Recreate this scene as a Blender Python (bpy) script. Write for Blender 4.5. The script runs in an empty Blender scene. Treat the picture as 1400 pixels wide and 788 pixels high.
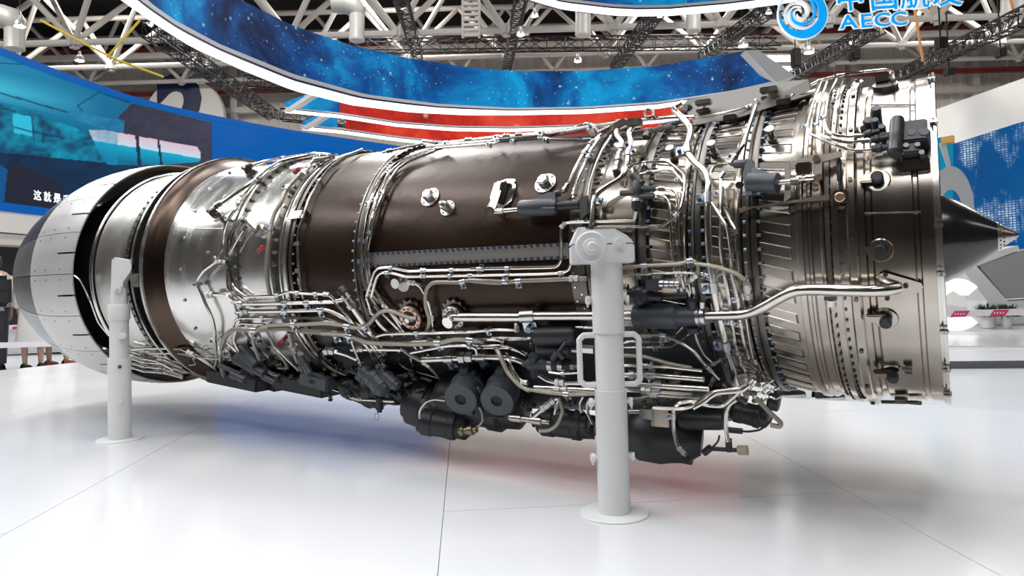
import bpy, bmesh, math, random
from mathutils import Vector, Matrix
import numpy as np
random.seed(7)
S = bpy.context.scene
COL = S.collection
# ------------------------------------------------------------------ camera, world, lights, exposure
FPX, CY, PITCH, ROLL, PSI = 995.9, 343.05, 0.0394, 0.0282, math.radians(30.646)
CAM = Vector((0.0, -2.523, 0.671))
RIGHT = Vector((math.cos(PSI), math.sin(PSI), 0)); FWD = Vector((-math.sin(PSI), math.cos(PSI), 0)); UP = Vector((0, 0, 1))
view = (FWD * math.cos(PITCH) + UP * math.sin(PITCH)).normalized()
up0 = RIGHT.cross(view).normalized()
cx_ = RIGHT * math.cos(ROLL) - up0 * math.sin(ROLL)
cy_ = RIGHT * math.sin(ROLL) + up0 * math.cos(ROLL)
cam = bpy.data.objects.new('camera', bpy.data.cameras.new('camera'))
COL.objects.link(cam)
cam.matrix_world = Matrix(((cx_.x, cy_.x, -view.x, CAM.x), (cx_.y, cy_.y, -view.y, CAM.y), (cx_.z, cy_.z, -view.z, CAM.z), (0, 0, 0, 1)))
cam.data.sensor_width = 36.0
cam.data.lens = FPX / 1400 * 36.0
cam.data.shift_y = (CY - 394.0) / 1400
cam.data.clip_start = 0.05; cam.data.clip_end = 200
S.camera = cam
S.view_settings.view_transform = 'Standard'; S.view_settings.look = 'None'
S.view_settings.exposure = 0.0; S.view_settings.gamma = 1.0; S.view_settings.use_curve_mapping = False
W = bpy.data.worlds.new('hall_air'); S.world = W; W.use_nodes = True
W.node_tree.nodes['Background'].inputs[0].default_value = (0.9, 0.92, 1.0, 1); W.node_tree.nodes['Background'].inputs[1].default_value = 0.05

def hall(x, y, z):            # hall frame: x to the right, y away from the photographer, z above the stage floor
    return Vector((CAM.x, CAM.y, 0)) + RIGHT * x + FWD * y + UP * z
def area(name, pos, aim, size, power, col=(1, 1, 1), sy=None):
    l = bpy.data.lights.new(name, 'AREA'); l.energy = power; l.color = col
    l.shape = 'RECTANGLE'; l.size = size; l.size_y = sy or size
    o = bpy.data.objects.new(name, l); COL.objects.link(o); o.location = pos
    o.rotation_euler = (Vector(aim) - Vector(pos)).to_track_quat('-Z', 'Y').to_euler()
    return o
# the hall's rows of high-bay lamps above the stand
for x, y, z, p, sx, sy in ((-4.5, 5.5, 7.5, 110, 2.4, .6), (-0.5, 6.5, 7.5, 110, 2.4, .6), (3.5, 5.0, 7.5, 110, 2.4, .6),
                         (-5.0, 1.5, 7.0, 120, 2.6, .6), (-1.2, 2.0, 7.0, 120, 2.6, .6), (2.6, 1.5, 7.0, 120, 2.6, .6),
                         (-4.0, -1.0, 7.0, 110, 2.6, .6), (0.0, -1.0, 7.0, 110, 2.6, .6), (-2.0, -4.0, 7.0, 110, 2.6, .6), (2.5, -4.0, 7.0, 110, 2.6, .6)):
    area('stand_and_added_lamp', hall(x, y, z), hall(x * .7 - .3, y * .6 + 1.2, 0), sx, p * .54, (.97, .985, 1.0), sy)
for x, y, z in ((-10.5, -2.5, 6.5), (-11.5, .6, 7.0), (-10.5, 3.6, 7.0), (-8.0, -5.5, 6.5)):      # unseen lights added at left for the turbine casing to mirror
    area('stand_and_added_lamp', (x, y, z), (-4, 0, 0), 3.0, 110, (.97, .985, 1.0), .8)
for y in (-2.0, .2, 2.4):  # unseen lights added overhead to brighten the top of the fan casing
    area('stand_and_added_lamp', (-.9, y, 7.0), (-.9, y * .3, 0), 2.0, 62, (.97, .985, 1.0), 1.2)
for y in (-2.8, .4, 3.6):  # unseen lights added to put a sheen on the upper duct
    area('stand_and_added_lamp', (-5.6, y, 7.0), (-3.0, y * .3, 0), 2.2, 75, (.97, .985, 1.0), 1.3)
for x in (-14, -4, 6, 16):
    for y in (-6, 14, 24):
        area('hall_lamp', hall(x, y, 11), hall(x, y, 0), 2.5, {-6: 120, 14: 700, 24: 1000}[y], (1, .96, .9))

# ------------------------------------------------------------------ helpers
def ray(u, v):
    a = (u - 700) / FPX; b = (CY - v) / FPX
    return view + cx_ * a + cy_ * b
def at_depth(u, v, d):        # a place seen in this direction, d metres away along the hall's length
    r = ray(u, v); return CAM + r * (d / r.dot(FWD))
def at_z(u, v, z=0.0):
    r = ray(u, v); return CAM + r * ((z - CAM.z) / r.z)
def at_y(u, v, Y):
    r = ray(u, v); return CAM + r * ((Y - CAM.y) / r.y)
def depth_of(P): return (P - CAM).dot(view)

MATS = {}
def mat(name, col, rough=.4, metal=0.0, spec=.5, emit=None, es=0.0, noise=0.0, nscale=8.0, col2=None, bump=0.0, bscale=60.0, coat=0.0, stretch=None, rvar=0.0, detail=4.0, trans=0.0):
    if name in MATS: return MATS[name]
    m = bpy.data.materials.new(name); m.use_nodes = True; nt = m.node_tree; b = nt.nodes['Principled BSDF']
    b.inputs['Base Color'].default_value = (*col, 1); b.inputs['Roughness'].default_value = rough; b.inputs['Metallic'].default_value = metal
    b.inputs['Specular IOR Level'].default_value = spec; b.inputs['Coat Weight'].default_value = coat
    if trans: b.inputs['Transmission Weight'].default_value = trans
    if emit: b.inputs['Emission Color'].default_value = (*emit, 1); b.inputs['Emission Strength'].default_value = es
    if noise or bump or rvar:
        tc = nt.nodes.new('ShaderNodeTexCoord'); mp = nt.nodes.new('ShaderNodeMapping')
        nt.links.new(tc.outputs['Object'], mp.inputs['Vector'])
        if stretch: mp.inputs['Scale'].default_value = stretch
        n = nt.nodes.new('ShaderNodeTexNoise'); n.inputs['Scale'].default_value = nscale; n.inputs['Detail'].default_value = detail
        nt.links.new(mp.outputs['Vector'], n.inputs['Vector'])
        if noise:
            cr = nt.nodes.new('ShaderNodeValToRGB'); c2 = col2 or tuple(c * (1 - noise) for c in col)
            cr.color_ramp.elements[0].position = .35; cr.color_ramp.elements[1].position = .65
            cr.color_ramp.elements[0].color = (*c2, 1); cr.color_ramp.elements[1].color = (*col, 1)
            nt.links.new(n.outputs['Fac'], cr.inputs['Fac']); nt.links.new(cr.outputs['Color'], b.inputs['Base Color'])
        if rvar:
            mr = nt.nodes.new('ShaderNodeMapRange'); mr.inputs['To Min'].default_value = max(.02, rough - rvar); mr.inputs['To Max'].default_value = rough + rvar
            mr.inputs['From Min'].default_value = .3; mr.inputs['From Max'].default_value = .7
            nt.links.new(n.outputs['Fac'], mr.inputs['Value']); nt.links.new(mr.outputs['Result'], b.inputs['Roughness'])
        if bump:
            n2 = nt.nodes.new('ShaderNodeTexNoise'); n2.inputs['Scale'].default_value = bscale; n2.inputs['Detail'].default_value = 3
            nt.links.new(mp.outputs['Vector'], n2.inputs['Vector'])
            bp = nt.nodes.new('ShaderNodeBump'); bp.inputs['Strength'].default_value = bump; bp.inputs['Distance'].default_value = .01
            nt.links.new(n2.outputs['Fac'], bp.inputs['Height']); nt.links.new(bp.outputs['Normal'], b.inputs['Normal'])
    MATS[name] = m
    return m
def ramp_mat(name, kind):     # printed or displayed pictures made of noise
    m = bpy.data.materials.new(name); m.use_nodes = True; nt = m.node_tree; b = nt.nodes['Principled BSDF']
    L = nt.links.new; N = nt.nodes.new
    tc = N('ShaderNodeTexCoord')
    n = N('ShaderNodeTexNoise'); n.inputs['Scale'].default_value = .55 if kind != 'red' else .5; n.inputs['Detail'].default_value = 9; n.inputs['Roughness'].default_value = .62; n.inputs['Distortion'].default_value = .5
    L(tc.outputs['Object'], n.inputs['Vector'])
    cr = N('ShaderNodeValToRGB'); e = cr.color_ramp.elements
    if kind == 'galaxy':
        e[0].position = .36; e[0].color = (.0, .010, .055, 1); e[1].position = .70; e[1].color = (.0, .36, .70, 1)
        k = e.new(.5); k.color = (.0, .072, .27, 1)
    else:
        e[0].position = .36; e[0].color = (.32, .012, .008, 1); e[1].position = .7; e[1].color = (.85, .10, .05, 1)
        k = e.new(.5); k.color = (.62, .025, .012, 1)
    L(n.outputs['Fac'], cr.inputs['Fac'])
    v = N('ShaderNodeTexVoronoi'); v.inputs['Scale'].default_value = 3.4 if kind == 'galaxy' else 1.2
    L(tc.outputs['Object'], v.inputs['Vector'])
    lt = N('ShaderNodeMapRange'); lt.inputs['From Min'].default_value = .03; lt.inputs['From Max'].default_value = .13; lt.inputs['To Min'].default_value = 1; lt.inputs['To Max'].default_value = 0
    L(v.outputs['Distance'], lt.inputs['Value'])
    v2 = N('ShaderNodeTexVoronoi'); v2.inputs['Scale'].default_value = 8.5; L(tc.outputs['Object'], v2.inputs['Vector']); l2 = N('ShaderNodeMapRange'); l2.inputs['From Min'].default_value = .05; l2.inputs['From Max'].default_value = .15; l2.inputs['To Min'].default_value = .75; l2.inputs['To Max'].default_value = 0; L(v2.outputs['Distance'], l2.inputs['Value'])
    mxx = N('ShaderNodeMath'); mxx.operation = 'MAXIMUM'; L(lt.outputs['Result'], mxx.inputs[0]); L(l2.outputs['Result'], mxx.inputs[1]); lt = mxx
    n3 = N('ShaderNodeTexNoise'); n3.inputs['Scale'].default_value = 1.7; L(tc.outputs['Object'], n3.inputs['Vector'])
    mu = N('ShaderNodeMath'); mu.operation = 'MULTIPLY'; L(lt.outputs[0], mu.inputs[0]); L(n3.outputs['Fac'], mu.inputs[1])
    mx = N('ShaderNodeMixRGB'); L(mu.outputs[0], mx.inputs['Fac']); L(cr.outputs['Color'], mx.inputs['Color1'])
    mx.inputs['Color2'].default_value = (.55, .9, 1, 1) if kind == 'galaxy' else (1, .6, .35, 1)
    L(mx.outputs['Color'], b.inputs['Emission Color']); b.inputs['Emission Strength'].default_value = 1.15 if kind == 'galaxy' else .95
    b.inputs['Base Color'].default_value = (.004, .004, .005, 1); b.inputs['Roughness'].default_value = .5; b.inputs['Specular IOR Level'].default_value = .12
    return m
def vcol_mat(name, es=1.0):
    m = bpy.data.materials.new(name); m.use_nodes = True; nt = m.node_tree; b = nt.nodes['Principled BSDF']
    a = nt.nodes.new('ShaderNodeVertexColor'); a.layer_name = 'picture'
    nt.links.new(a.outputs['Color'], b.inputs['Emission Color']); b.inputs['Emission Strength'].default_value = es
    b.inputs['Base Color'].default_value = (.004, .004, .005, 1); b.inputs['Roughness'].default_value = .45; b.inputs['Specular IOR Level'].default_value = .12
    return m

class MB:
    def __init__(s): s.v = []; s.f = []; s.starts = []
    def add(s, vs, fs):
        o = len(s.v); s.starts.append(o); s.v += [tuple(p) for p in vs]; s.f += [tuple(i + o for i in f) for f in fs]; return s
    def box(s, c, size, R=None, bevel=0):
        c = Vector(c); h = [d / 2 for d in size]
        if bevel:
            bm = bmesh.new(); bmesh.ops.create_cube(bm, size=1)
            for q in bm.verts: q.co = Vector((q.co.x * size[0], q.co.y * size[1], q.co.z * size[2]))
            bmesh.ops.bevel(bm, geom=list(bm.edges), offset=bevel, segments=2, affect='EDGES')
            bm.verts.index_update()
            vs = [(R @ q.co if R else q.co) + c for q in bm.verts]; fs = [[q.index for q in f.verts] for f in bm.faces]; bm.free()
            return s.add(vs, fs)
        vs = [Vector((x * h[0], y * h[1], z * h[2])) for x in (-1, 1) for y in (-1, 1) for z in (-1, 1)]
        return s.add([(R @ q if R else q) + c for q in vs], [(0, 1, 3, 2), (4, 6, 7, 5), (0, 4, 5, 1), (2, 3, 7, 6), (0, 2, 6, 4), (1, 5, 7, 3)])
    def rev(s, p0, p1, prof, n=16, cap=True):   # prof: (fraction along p0-p1, radius)
        p0 = Vector(p0); p1 = Vector(p1); d = p1 - p0; z = d.normalized()
        x = z.orthogonal().normalized(); y = z.cross(x); vs = []; fs = []
        for (t, r) in prof:
            c = p0 + d * t
            for i in range(n):
                a = 2 * math.pi * i / n; vs.append(c + (x * math.cos(a) + y * math.sin(a)) * r)
        for k in range(len(prof) - 1):
            for i in range(n):
                j = (i + 1) % n; fs.append((k * n + i, k * n + j, (k + 1) * n + j, (k + 1) * n + i))
        if cap:
            fs.append(tuple(range(n))[::-1]); fs.append(tuple((len(prof) - 1) * n + i for i in range(n)))
        return s.add(vs, fs)
    def cyl(s, p0, p1, r0, r1=None, n=14): return s.rev(p0, p1, [(0, r0), (1, r0 if r1 is None else r1)], n)
    def tube(s, pts, r, n=8, closed=False):
        pts = [Vector(p) for p in pts]; m = len(pts); vs = []; fs = []
        T = []
        for i in range(m):
            a = pts[i - 1] if (i > 0 or closed) else pts[i]; b = pts[(i + 1) % m] if (i < m - 1 or closed) else pts[i]
            T.append((b - a).normalized() if (b - a).length > 1e-9 else Vector((1, 0, 0)))
        N = T[0].orthogonal().normalized()
        for i in range(m):
            N = (N - T[i] * N.dot(T[i])).normalized(); B = T[i].cross(N)
            ri = r[i] if isinstance(r, (list, tuple)) else r
            for k in range(n):
                a = 2 * math.pi * k / n; vs.append(pts[i] + (N * math.cos(a) + B * math.sin(a)) * ri)
        rng = m if closed else m - 1
        for i in range(rng):
            j2 = (i + 1) % m
            for k in range(n):
                k2 = (k + 1) % n; fs.append((i * n + k, i * n + k2, j2 * n + k2, j2 * n + k))
        if not closed:
            fs.append(tuple(range(n))[::-1]); fs.append(tuple((m - 1) * n + k for k in range(n)))
        return s.add(vs, fs)
    def prism(s, poly, off):     # polygon swept along a vector
        off = Vector(off); n = len(poly); P = [Vector(p) for p in poly]
        vs = P + [p + off for p in P]
        fs = [tuple(range(n))[::-1], tuple(range(n, 2 * n))] + [(i, (i + 1) % n, n + (i + 1) % n, n + i) for i in range(n)]
        return s.add(vs, fs)
    def grid(s, rows, closed=False):
        n = len(rows[0]); vs = [p for r in rows for p in r]; fs = []
        for i in range(len(rows) - 1):
            for k in range(n if closed else n - 1):
                k2 = (k + 1) % n; fs.append((i * n + k, i * n + k2, (i + 1) * n + k2, (i + 1) * n + k))
        return s.add(vs, fs)
    def mesh(s, name, m, ang=35):
        me = bpy.data.meshes.new(name); me.from_pydata(s.v, [], s.f); me.validate(); me.update()
        bm = bmesh.new(); bm.from_mesh(me); bmesh.ops.recalc_face_normals(bm, faces=bm.faces); bm.to_mesh(me); bm.free()
        if m: me.materials.append(m)
        if ang:
            for p in me.polygons: p.use_smooth = True
            me.set_sharp_from_angle(angle=math.radians(ang))
        return me
    def build(s, name, m, parent=None, ang=35, kind=None, label=None):
        return link(name, s.mesh(name, m, ang), parent, kind, label)
def wloc(o):
    p = Vector(o.location)
    while o.parent: o = o.parent; p = p + Vector(o.location)
    return p
def link(name, me, parent=None, kind=None, label=None):
    o = bpy.data.objects.new(name, me); COL.objects.link(o)
    if parent: o.parent = parent; o.location = -wloc(parent)
    if kind: o['kind'] = kind
    if label: o['label'] = label
    return o
def tag(o, label, cat, group=None, kind=None):
    if label: o['label'] = label
    if cat: o['category'] = cat
    if group: o['group'] = group
    if kind: o['kind'] = kind
    return o
def thing(name, loc, label, cat, group=None, kind=None):
    o = bpy.data.objects.new(name, None); COL.objects.link(o); o.location = loc; o.empty_display_size = .1
    return tag(o, label, cat, group, kind)
def text_mesh(body, size, extrude, m, offset=0.0):
    c = bpy.data.curves.new('lettering', 'FONT'); c.body = body; c.size = size; c.extrude = extrude; c.offset = offset
    c.align_x = 'CENTER'; c.align_y = 'CENTER'; c.resolution_u = 3
    o = bpy.data.objects.new('lettering', c); COL.objects.link(o)
    dg = bpy.context.evaluated_depsgraph_get(); dg.update()
    me = bpy.data.meshes.new_from_object(o.evaluated_get(dg)); bpy.data.objects.remove(o); bpy.data.curves.remove(c)
    me.materials.clear(); me.materials.append(m)
    return me
def interp(pts, u):
    return float(np.interp(u, [p[0] for p in pts], [p[1] for p in pts]))
# ------------------------------------------------------------------ stage, hall shell
WHITEF = mat('white_stage_laminate', (.72, .725, .74), .13, 0, spec=.5, rvar=.02, nscale=2)
GAP = mat('panel_gap', (.30, .30, .31), .6)
HALLF = mat('hall_floor', (.62, .65, .68), .25, 0, spec=.4)
STAGE = [Vector((-7.2, -1.9)), Vector((3.2, -1.9)), Vector((3.2, 1.55)), Vector((-7.13, 1.60))]
mb = MB(); mb.prism([(p.x, p.y, -.004) for p in STAGE], (0, 0, -.29))
FLOOR = mb.build('floor', GAP, None, ang=0); tag(FLOOR, 'low white exhibition stage of large glossy panels under the engine', 'stage', kind='structure')
def clip(poly, a, b):            # keep the part left of a->b
    out = []; n = len(poly)
    def side(p): return (b.x - a.x) * (p.y - a.y) - (b.y - a.y) * (p.x - a.x)
    for i in range(n):
        p, q = poly[i], poly[(i + 1) % n]; sp, sq = side(p), side(q)
        if sp >= 0: out.append(p)
        if (sp > 0) != (sq > 0) and sp != sq: out.append(p + (q - p) * (sp / (sp - sq)))
    return out
E1 = Vector((-.565, .825)).normalized(); E2 = Vector((E1.y, -E1.x))
for i in range(-6, 6):
    for j in range(-5, 5):
        s0 = -.285 + 1.22 * i; t0 = .08 + 2.44 * j + (1.22 if i % 2 == 0 else 0); g = .0012
        q = [E2 * s + E1 * t for s, t in ((s0 + g, t0 + g), (s0 + 1.22 - g, t0 + g), (s0 + 1.22 - g, t0 + 2.44 - g), (s0 + g, t0 + 2.44 - g))]
        if (q[1] - q[0]).x * (q[2] - q[1]).y - (q[1] - q[0]).y * (q[2] - q[1]).x < 0: q = q[::-1]
        for k in range(len(STAGE)):
            if len(q) > 2: q = clip(q, STAGE[k], STAGE[(k + 1) % len(STAGE)])
        if len(q) < 3: continue
        MB().prism([(p.x, p.y, 0) for p in q], (0, 0, -.004)).build('floor_panel', WHITEF, FLOOR, ang=0)
def hbox(name, x0, x1, y0, y1, z0, z1, m, **k):
    P = [hall(x, y, z0) for x, y in ((x0, y0), (x1, y0), (x1, y1), (x0, y1))]
    return MB().prism(P, (0, 0, z1 - z0)).build(name, m, None, ang=0, **k)
tag(hbox('floor', -34, 34, -12, 36, -.4, -.3, HALLF), 'pale grey hall floor around the white stage', 'floor', kind='structure')
tag(hbox('floor', -12, 9, -9, 1.2, -.3, -.296, mat('added_dark_carpet', (.035, .03, .028), .9)), 'unseen dark carpet added before the white stage for the engine to reflect', 'floor', kind='structure')  # out-of-view carpet added so the engine metal mirrors something dark
DECK = mat('dark_roof_deck', (.035, .033, .032), .8)
WALLM = mat('beige_wall_panel', (.60, .56, .51), .7)
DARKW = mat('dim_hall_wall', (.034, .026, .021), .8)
tag(hbox('ceiling', -34, 34, -12, 36, 13.6, 13.8, DECK), 'dark roof deck high above the trusses', 'ceiling', kind='structure')
wb = hbox('wall_back', -34, 34, 33, 33.2, -.3, 13.6, WALLM); tag(wb, 'beige ribbed metal wall at the far end of the hall', 'wall', kind='structure')
mb = MB()
for i in range(150):
    x = -33 + i * .44; P = [hall(a, b, 0) for a, b in ((x, 33), (x + .12, 33), (x + .09, 32.94), (x + .03, 32.94))]; mb.prism(P, (0, 0, 13.4))
mb.build('wall_ribs', WALLM, wb, ang=0, kind='stuff')
tag(hbox('wall_left', -34.2, -34, -12, 36, -.3, 13.6, WALLM), 'dim side wall of the hall far to the left', 'wall', kind='structure')
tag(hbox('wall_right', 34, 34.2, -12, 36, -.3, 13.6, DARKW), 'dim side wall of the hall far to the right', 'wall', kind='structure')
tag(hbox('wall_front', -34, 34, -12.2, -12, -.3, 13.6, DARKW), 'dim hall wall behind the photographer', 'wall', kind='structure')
# ------------------------------------------------------------------ the jet engine
ZA = .757                                    # height of the engine's axis
STEEL = mat('brushed_steel', (.64, .625, .60), .31, 1.0, rvar=.06, nscale=5, stretch=(3, 1, 1), noise=.14, bump=.02, bscale=9)
BRIGHT = mat('polished_steel', (.72, .705, .68), .23, 1.0, rvar=.06, nscale=7, stretch=(3, 1, 1), bump=.03, bscale=7)
BRONZE = mat('heat_tinted_steel', (.56, .52, .475), .21, 1.0, noise=.3, nscale=3.5, col2=(.40, .345, .295), rvar=.06, bump=.015, bscale=10)
BROWN = mat('brown_composite_duct', (.019, .0098, .0066), .31, 0.0, spec=.46, noise=.35, nscale=3, rvar=.06, bump=.10, bscale=24)
BROWN.node_tree.nodes['Principled BSDF'].inputs['Specular Tint'].default_value = (1, .72, .6, 1)
FLANGE = mat('flange_steel', (.50, .48, .45), .3, 1.0, rvar=.06, nscale=20)
DARKST = mat('dark_steel', (.16, .145, .13), .35, 1.0)
BLACK = mat('black_interior', (.012, .011, .011), .6)
BOLT = mat('bolt_steel', (.30, .29, .29), .3, 1.0)
BLUEB = mat('blue_steel_bolt', (.16, .23, .33), .3, .9)
PALEB = mat('pale_bolt', (.8, .78, .74), .25, 1.0)
PIPE = mat('steel_pipe', (.72, .69, .64), .2, 1.0, rvar=.05, nscale=10)
HOSE = mat('braided_hose', (.36, .325, .275), .38, .75, bump=.25, bscale=300)
CABLE = mat('black_cable', (.02, .02, .02), .45)
CLAMP = mat('clamp_steel', (.62, .62, .63), .28, 1.0)
GREY = mat('dark_grey_paint', (.058, .066, .08), .38, .0, noise=.12, nscale=6)
GREY2 = mat('black_grey_paint', (.022, .024, .028), .4, .0)
RED = mat('red_cap', (.33, .025, .02), .4)
COPPER = mat('copper_flange', (.62, .43, .32), .35, .9)
PETAL = mat('petal_titanium', (.60, .59, .575), .42, .45, rvar=.06, nscale=6, noise=.1, stretch=(.6, 2, 2), bump=.05, bscale=10)
FLAPB = mat('blued_titanium', (.19, .21, .30), .33, .9, noise=.3, nscale=6)
FLAPG = mat('grey_titanium', (.33, .36, .39), .36, .9, noise=.25, nscale=6)
ENG = thing('jet_engine', (-2.0, 0, .12), 'long bare jet engine with brown duct and tangled steel pipes between white posts', 'jet engine')
PX = [-4.477, -4.02, -3.60, -3.538, -3.262, -2.9, -2.563, -2.19, -1.869, -.961, -.611, -.453, -.321, -.234, -.163, 0]
PR = [.446, .578, .593, .532, .532, .52, .507, .50, .485, .445, .438, .458, .480, .490, .478, .482]
def prof(x): return float(np.interp(x, PX, PR))
def on(u, v, off=0.0):        # a point on the engine's skin (plus a stand-off); off < 0 gives a point on the plane y = off
    if off < 0: return at_y(u, v, off)
    r = ray(u, v); r = r / r.dot(view); t = np.linspace(1.2, 7.5, 1600)
    P = np.array(CAM)[None, :] + t[:, None] * np.array(r)[None, :]
    g = np.hypot(P[:, 1], P[:, 2] - ZA) - np.interp(P[:, 0], PX, PR) - off
    i = int(np.argmax(g < 0)) if g.min() < 0 else int(g.argmin())
    if g.min() < 0 and i > 0:
        k = g[i - 1] / (g[i - 1] - g[i]); q = P[i - 1] * (1 - k) + P[i] * k
    else: q = P[i]
    return Vector(q)
def pol(x, deg, r):           # degrees up from the side that faces the photographer
    a = math.radians(deg); return Vector((x, -r * math.cos(a), ZA + r * math.sin(a)))
def ang(q): return math.degrees(math.atan2(q.z - ZA, -q.y))
def radial(q): return Vector((0, q.y, q.z - ZA)).normalized()
def lathe(name, prof_, m, n=128, parent=None, a0=0, a1=360, angle=35):
    mb = MB(); rows = []; full = abs(a1 - a0) >= 360
    for (x, r) in prof_:
        rows.append([pol(x, a0 + (a1 - a0) * i / n, r) for i in range(n if full else n + 1)])
    mb.grid(rows, closed=full)
    return mb.build(name, m, parent or ENG, ang=angle)
def bolts(x, r, n, m, size=.006, h=.008, axial=0, a0=0, name='bolt_ring'):
    mb = MB()
    for i in range(n):
        d = a0 + 360 * i / n
        if axial: p = pol(x, d, r); q = p + Vector((axial * h, 0, 0))
        else: p = pol(x, d, r - .002); q = pol(x, d, r + h)
        mb.cyl(p, q, size, n=6)
    return mb.build(name, m, ENG, ang=20, kind='stuff')
# inlet
lathe('inlet_flange', [(-.016, .470), (-.016, .486), (-.012, .486), (-.012, .480), (-.008, .480), (-.008, .489), (-.002, .489), (0, .486), (0, .462), (-.03, .458)], BRIGHT)
lathe('inlet_casing', [(-.014, .474), (-.016, .478), (-.046, .477), (-.050, .471), (-.058, .471), (-.062, .478), (-.150, .476), (-.156, .466), (-.166, .466), (-.170, .474), (-.186, .474)], BRONZE)
lathe('inlet_wall', [(-.02, .462), (-.30, .45), (-.42, .43)], STEEL, 96)
lathe('strap_band', [(-.184, .474), (-.186, .494), (-.190, .498), (-.206, .498), (-.210, .494), (-.211, .474)], BRONZE)
lathe('fan_casing', [(-.208, .476), (-.232, .478), (-.244, .478), (-.250, .476), (-.262, .474), (-.266, .481), (-.272, .481), (-.276, .474), (-.294, .473), (-.298, .480), (-.304, .480), (-.308, .473), (-.316, .473), (-.319, .482), (-.333, .480), (-.336, .472), (-.345, .471), (-.440, .456)], BRONZE)
lathe('casing_flange', [(-.231, .474), (-.231, .490), (-.239, .490), (-.239, .486), (-.247, .486), (-.247, .474)], BRONZE)
bolts(-.251, .481, 96, DARKST, .0042, .006, a0=1); bolts(-.226, .478, 96, DARKST, .0036, .005, a0=3)
bolts(-.198, .498, 20, DARKST, .006, .005, a0=-1)
lathe('stator_flange', [(-.438, .454), (-.438, .470), (-.446, .472), (-.452, .472), (-.452, .463), (-.458, .463), (-.458, .472), (-.466, .472), (-.468, .454)], DARKST)
bolts(-.438, .464, 76, BLUEB, .0055, .010, axial=1, a0=2); bolts(-.467, .464, 76, BLUEB, .005, .008, axial=-1, a0=2)
lathe('compressor_casing', [(-.466, .452), (-.480, .452), (-.484, .460), (-.490, .460), (-.494, .450), (-.60, .436)], BRONZE)
lathe('compressor_flange', [(-.598, .434), (-.598, .452), (-.608, .455), (-.613, .455), (-.613, .447), (-.617, .447), (-.617, .455), (-.626, .452), (-.626, .434)], DARKST)
bolts(-.598, .446, 72, BLUEB, .0055, .010, axial=1); bolts(-.627, .446, 72, BLUEB, .005, .008, axial=-1)
lathe('rear_compressor_casing', [(-.624, .434), (-.640, .434), (-.643, .444), (-.650, .444), (-.653, .434), (-.765, .437)], BRONZE)
lathe('bypass_flange', [(-.762, .435), (-.762, .454), (-.776, .456), (-.782, .456), (-.782, .440), (-.796, .440), (-.796, .452), (-.806, .452), (-.806, .435)], DARKST)
bolts(-.762, .448, 72, BLUEB, .005, .010, axial=1)
lathe('intermediate_casing', [(-.804, .437), (-.95, .441)], BRONZE)
lathe('duct_front_flange', [(-.948, .439), (-.948, .462), (-.956, .462), (-.956, .454), (-.963, .454), (-.963, .462), (-.970, .462), (-.970, .450), (-1.02, .449), (-1.02, .440)], DARKST)
bolts(-.948, .454, 72, BOLT, .0055, .012, axial=1); bolts(-.988, .449, 60, PALEB, .0035, .004); bolts(-1.008, .449, 60, PALEB, .0035, .004, a0=3)
lathe('bypass_duct', [(-1.0, .4445), (-1.4, .463), (-1.86, .484)], BROWN, 160)
lathe('duct_middle_flange', [(-1.855, .483), (-1.855, .497), (-1.862, .499), (-1.870, .499), (-1.870, .492), (-1.876, .492), (-1.876, .499), (-1.886, .497), (-1.886, .483)], DARKST)
bolts(-1.855, .492, 84, BOLT, .005, .010, axial=1); bolts(-1.886, .492, 84, BOLT, .005, .010, axial=-1)
lathe('rear_duct', [(-1.884, .485), (-2.05, .495), (-2.20, .499)], BROWN, 160)
lathe('duct_rear_flange', [(-2.195, .497), (-2.195, .512), (-2.204, .514), (-2.210, .514), (-2.210, .504), (-2.222, .504), (-2.222, .512), (-2.230, .512), (-2.230, .50)], DARKST)
bolts(-2.195, .506, 84, BOLT, .005, .009, axial=1)
lathe('turbine_casing', [(-2.228, .503), (-2.262, .503), (-2.264, .509), (-2.272, .509), (-2.274, .503), (-2.53, .507)], BRIGHT, 160)
lathe('turbine_bolt_band', [(-2.278, .503), (-2.279, .5075), (-2.32, .5075), (-2.321, .503)], DARKST, 128)
bolts(-2.30, .507, 64, PALEB, .0075, .008)
lathe('exhaust_flange', [(-2.525, .505), (-2.525, .522), (-2.536, .524), (-2.542, .524), (-2.542, .512), (-2.55, .512), (-2.55, .524), (-2.563, .522), (-2.563, .506)], FLANGE)
bolts(-2.524, .514, 64, BOLT, .0065, .012, axial=1); bolts(-2.563, .514, 64, BOLT, .0065, .012, axial=-1)
lathe('exhaust_casing', [(-2.56, .507), (-2.60, .5075), (-2.885, .516), (-2.905, .521), (-2.99, .524)], BRIGHT, 160)
lathe('flared_skirt', [(-2.985, .522), (-2.995, .530), (-3.04, .545), (-3.068, .560), (-3.076, .570), (-3.082, .570)], mat('smoked_bronze', (.10, .07, .055), .30, 1.0, noise=.3, nscale=4), 160)
lathe('skirt_lip', [(-3.075, .569), (-3.076, .577), (-3.090, .578), (-3.090, .568)], FLANGE, 160)
lathe('shroud_core', [(-3.05, .50), (-3.12, .52), (-3.26, .522)], BLACK, 96)
lathe('shroud_disc', [(-3.162, .52), (-3.162, .558), (-3.176, .558), (-3.176, .52)], BLACK, 96)
lathe('shroud_lip', [(-3.160, .556), (-3.160, .566), (-3.174, .567), (-3.178, .556)], FLANGE, 160)
lathe('afterburner_bolt_flange', [(-3.235, .53), (-3.235, .541), (-3.262, .541), (-3.262, .53)], DARKST)
bolts(-3.249, .540, 96, BOLT, .006, .007); 
lathe('afterburner_casing', [(-3.255, .533), (-3.40, .534), (-3.515, .533)], STEEL, 160)
lathe('nozzle_manifold', [(-3.538 + .010 * math.cos(a * .5236), .536 + .010 * math.sin(a * .5236)) for a in range(13)], PIPE, 128)
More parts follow.
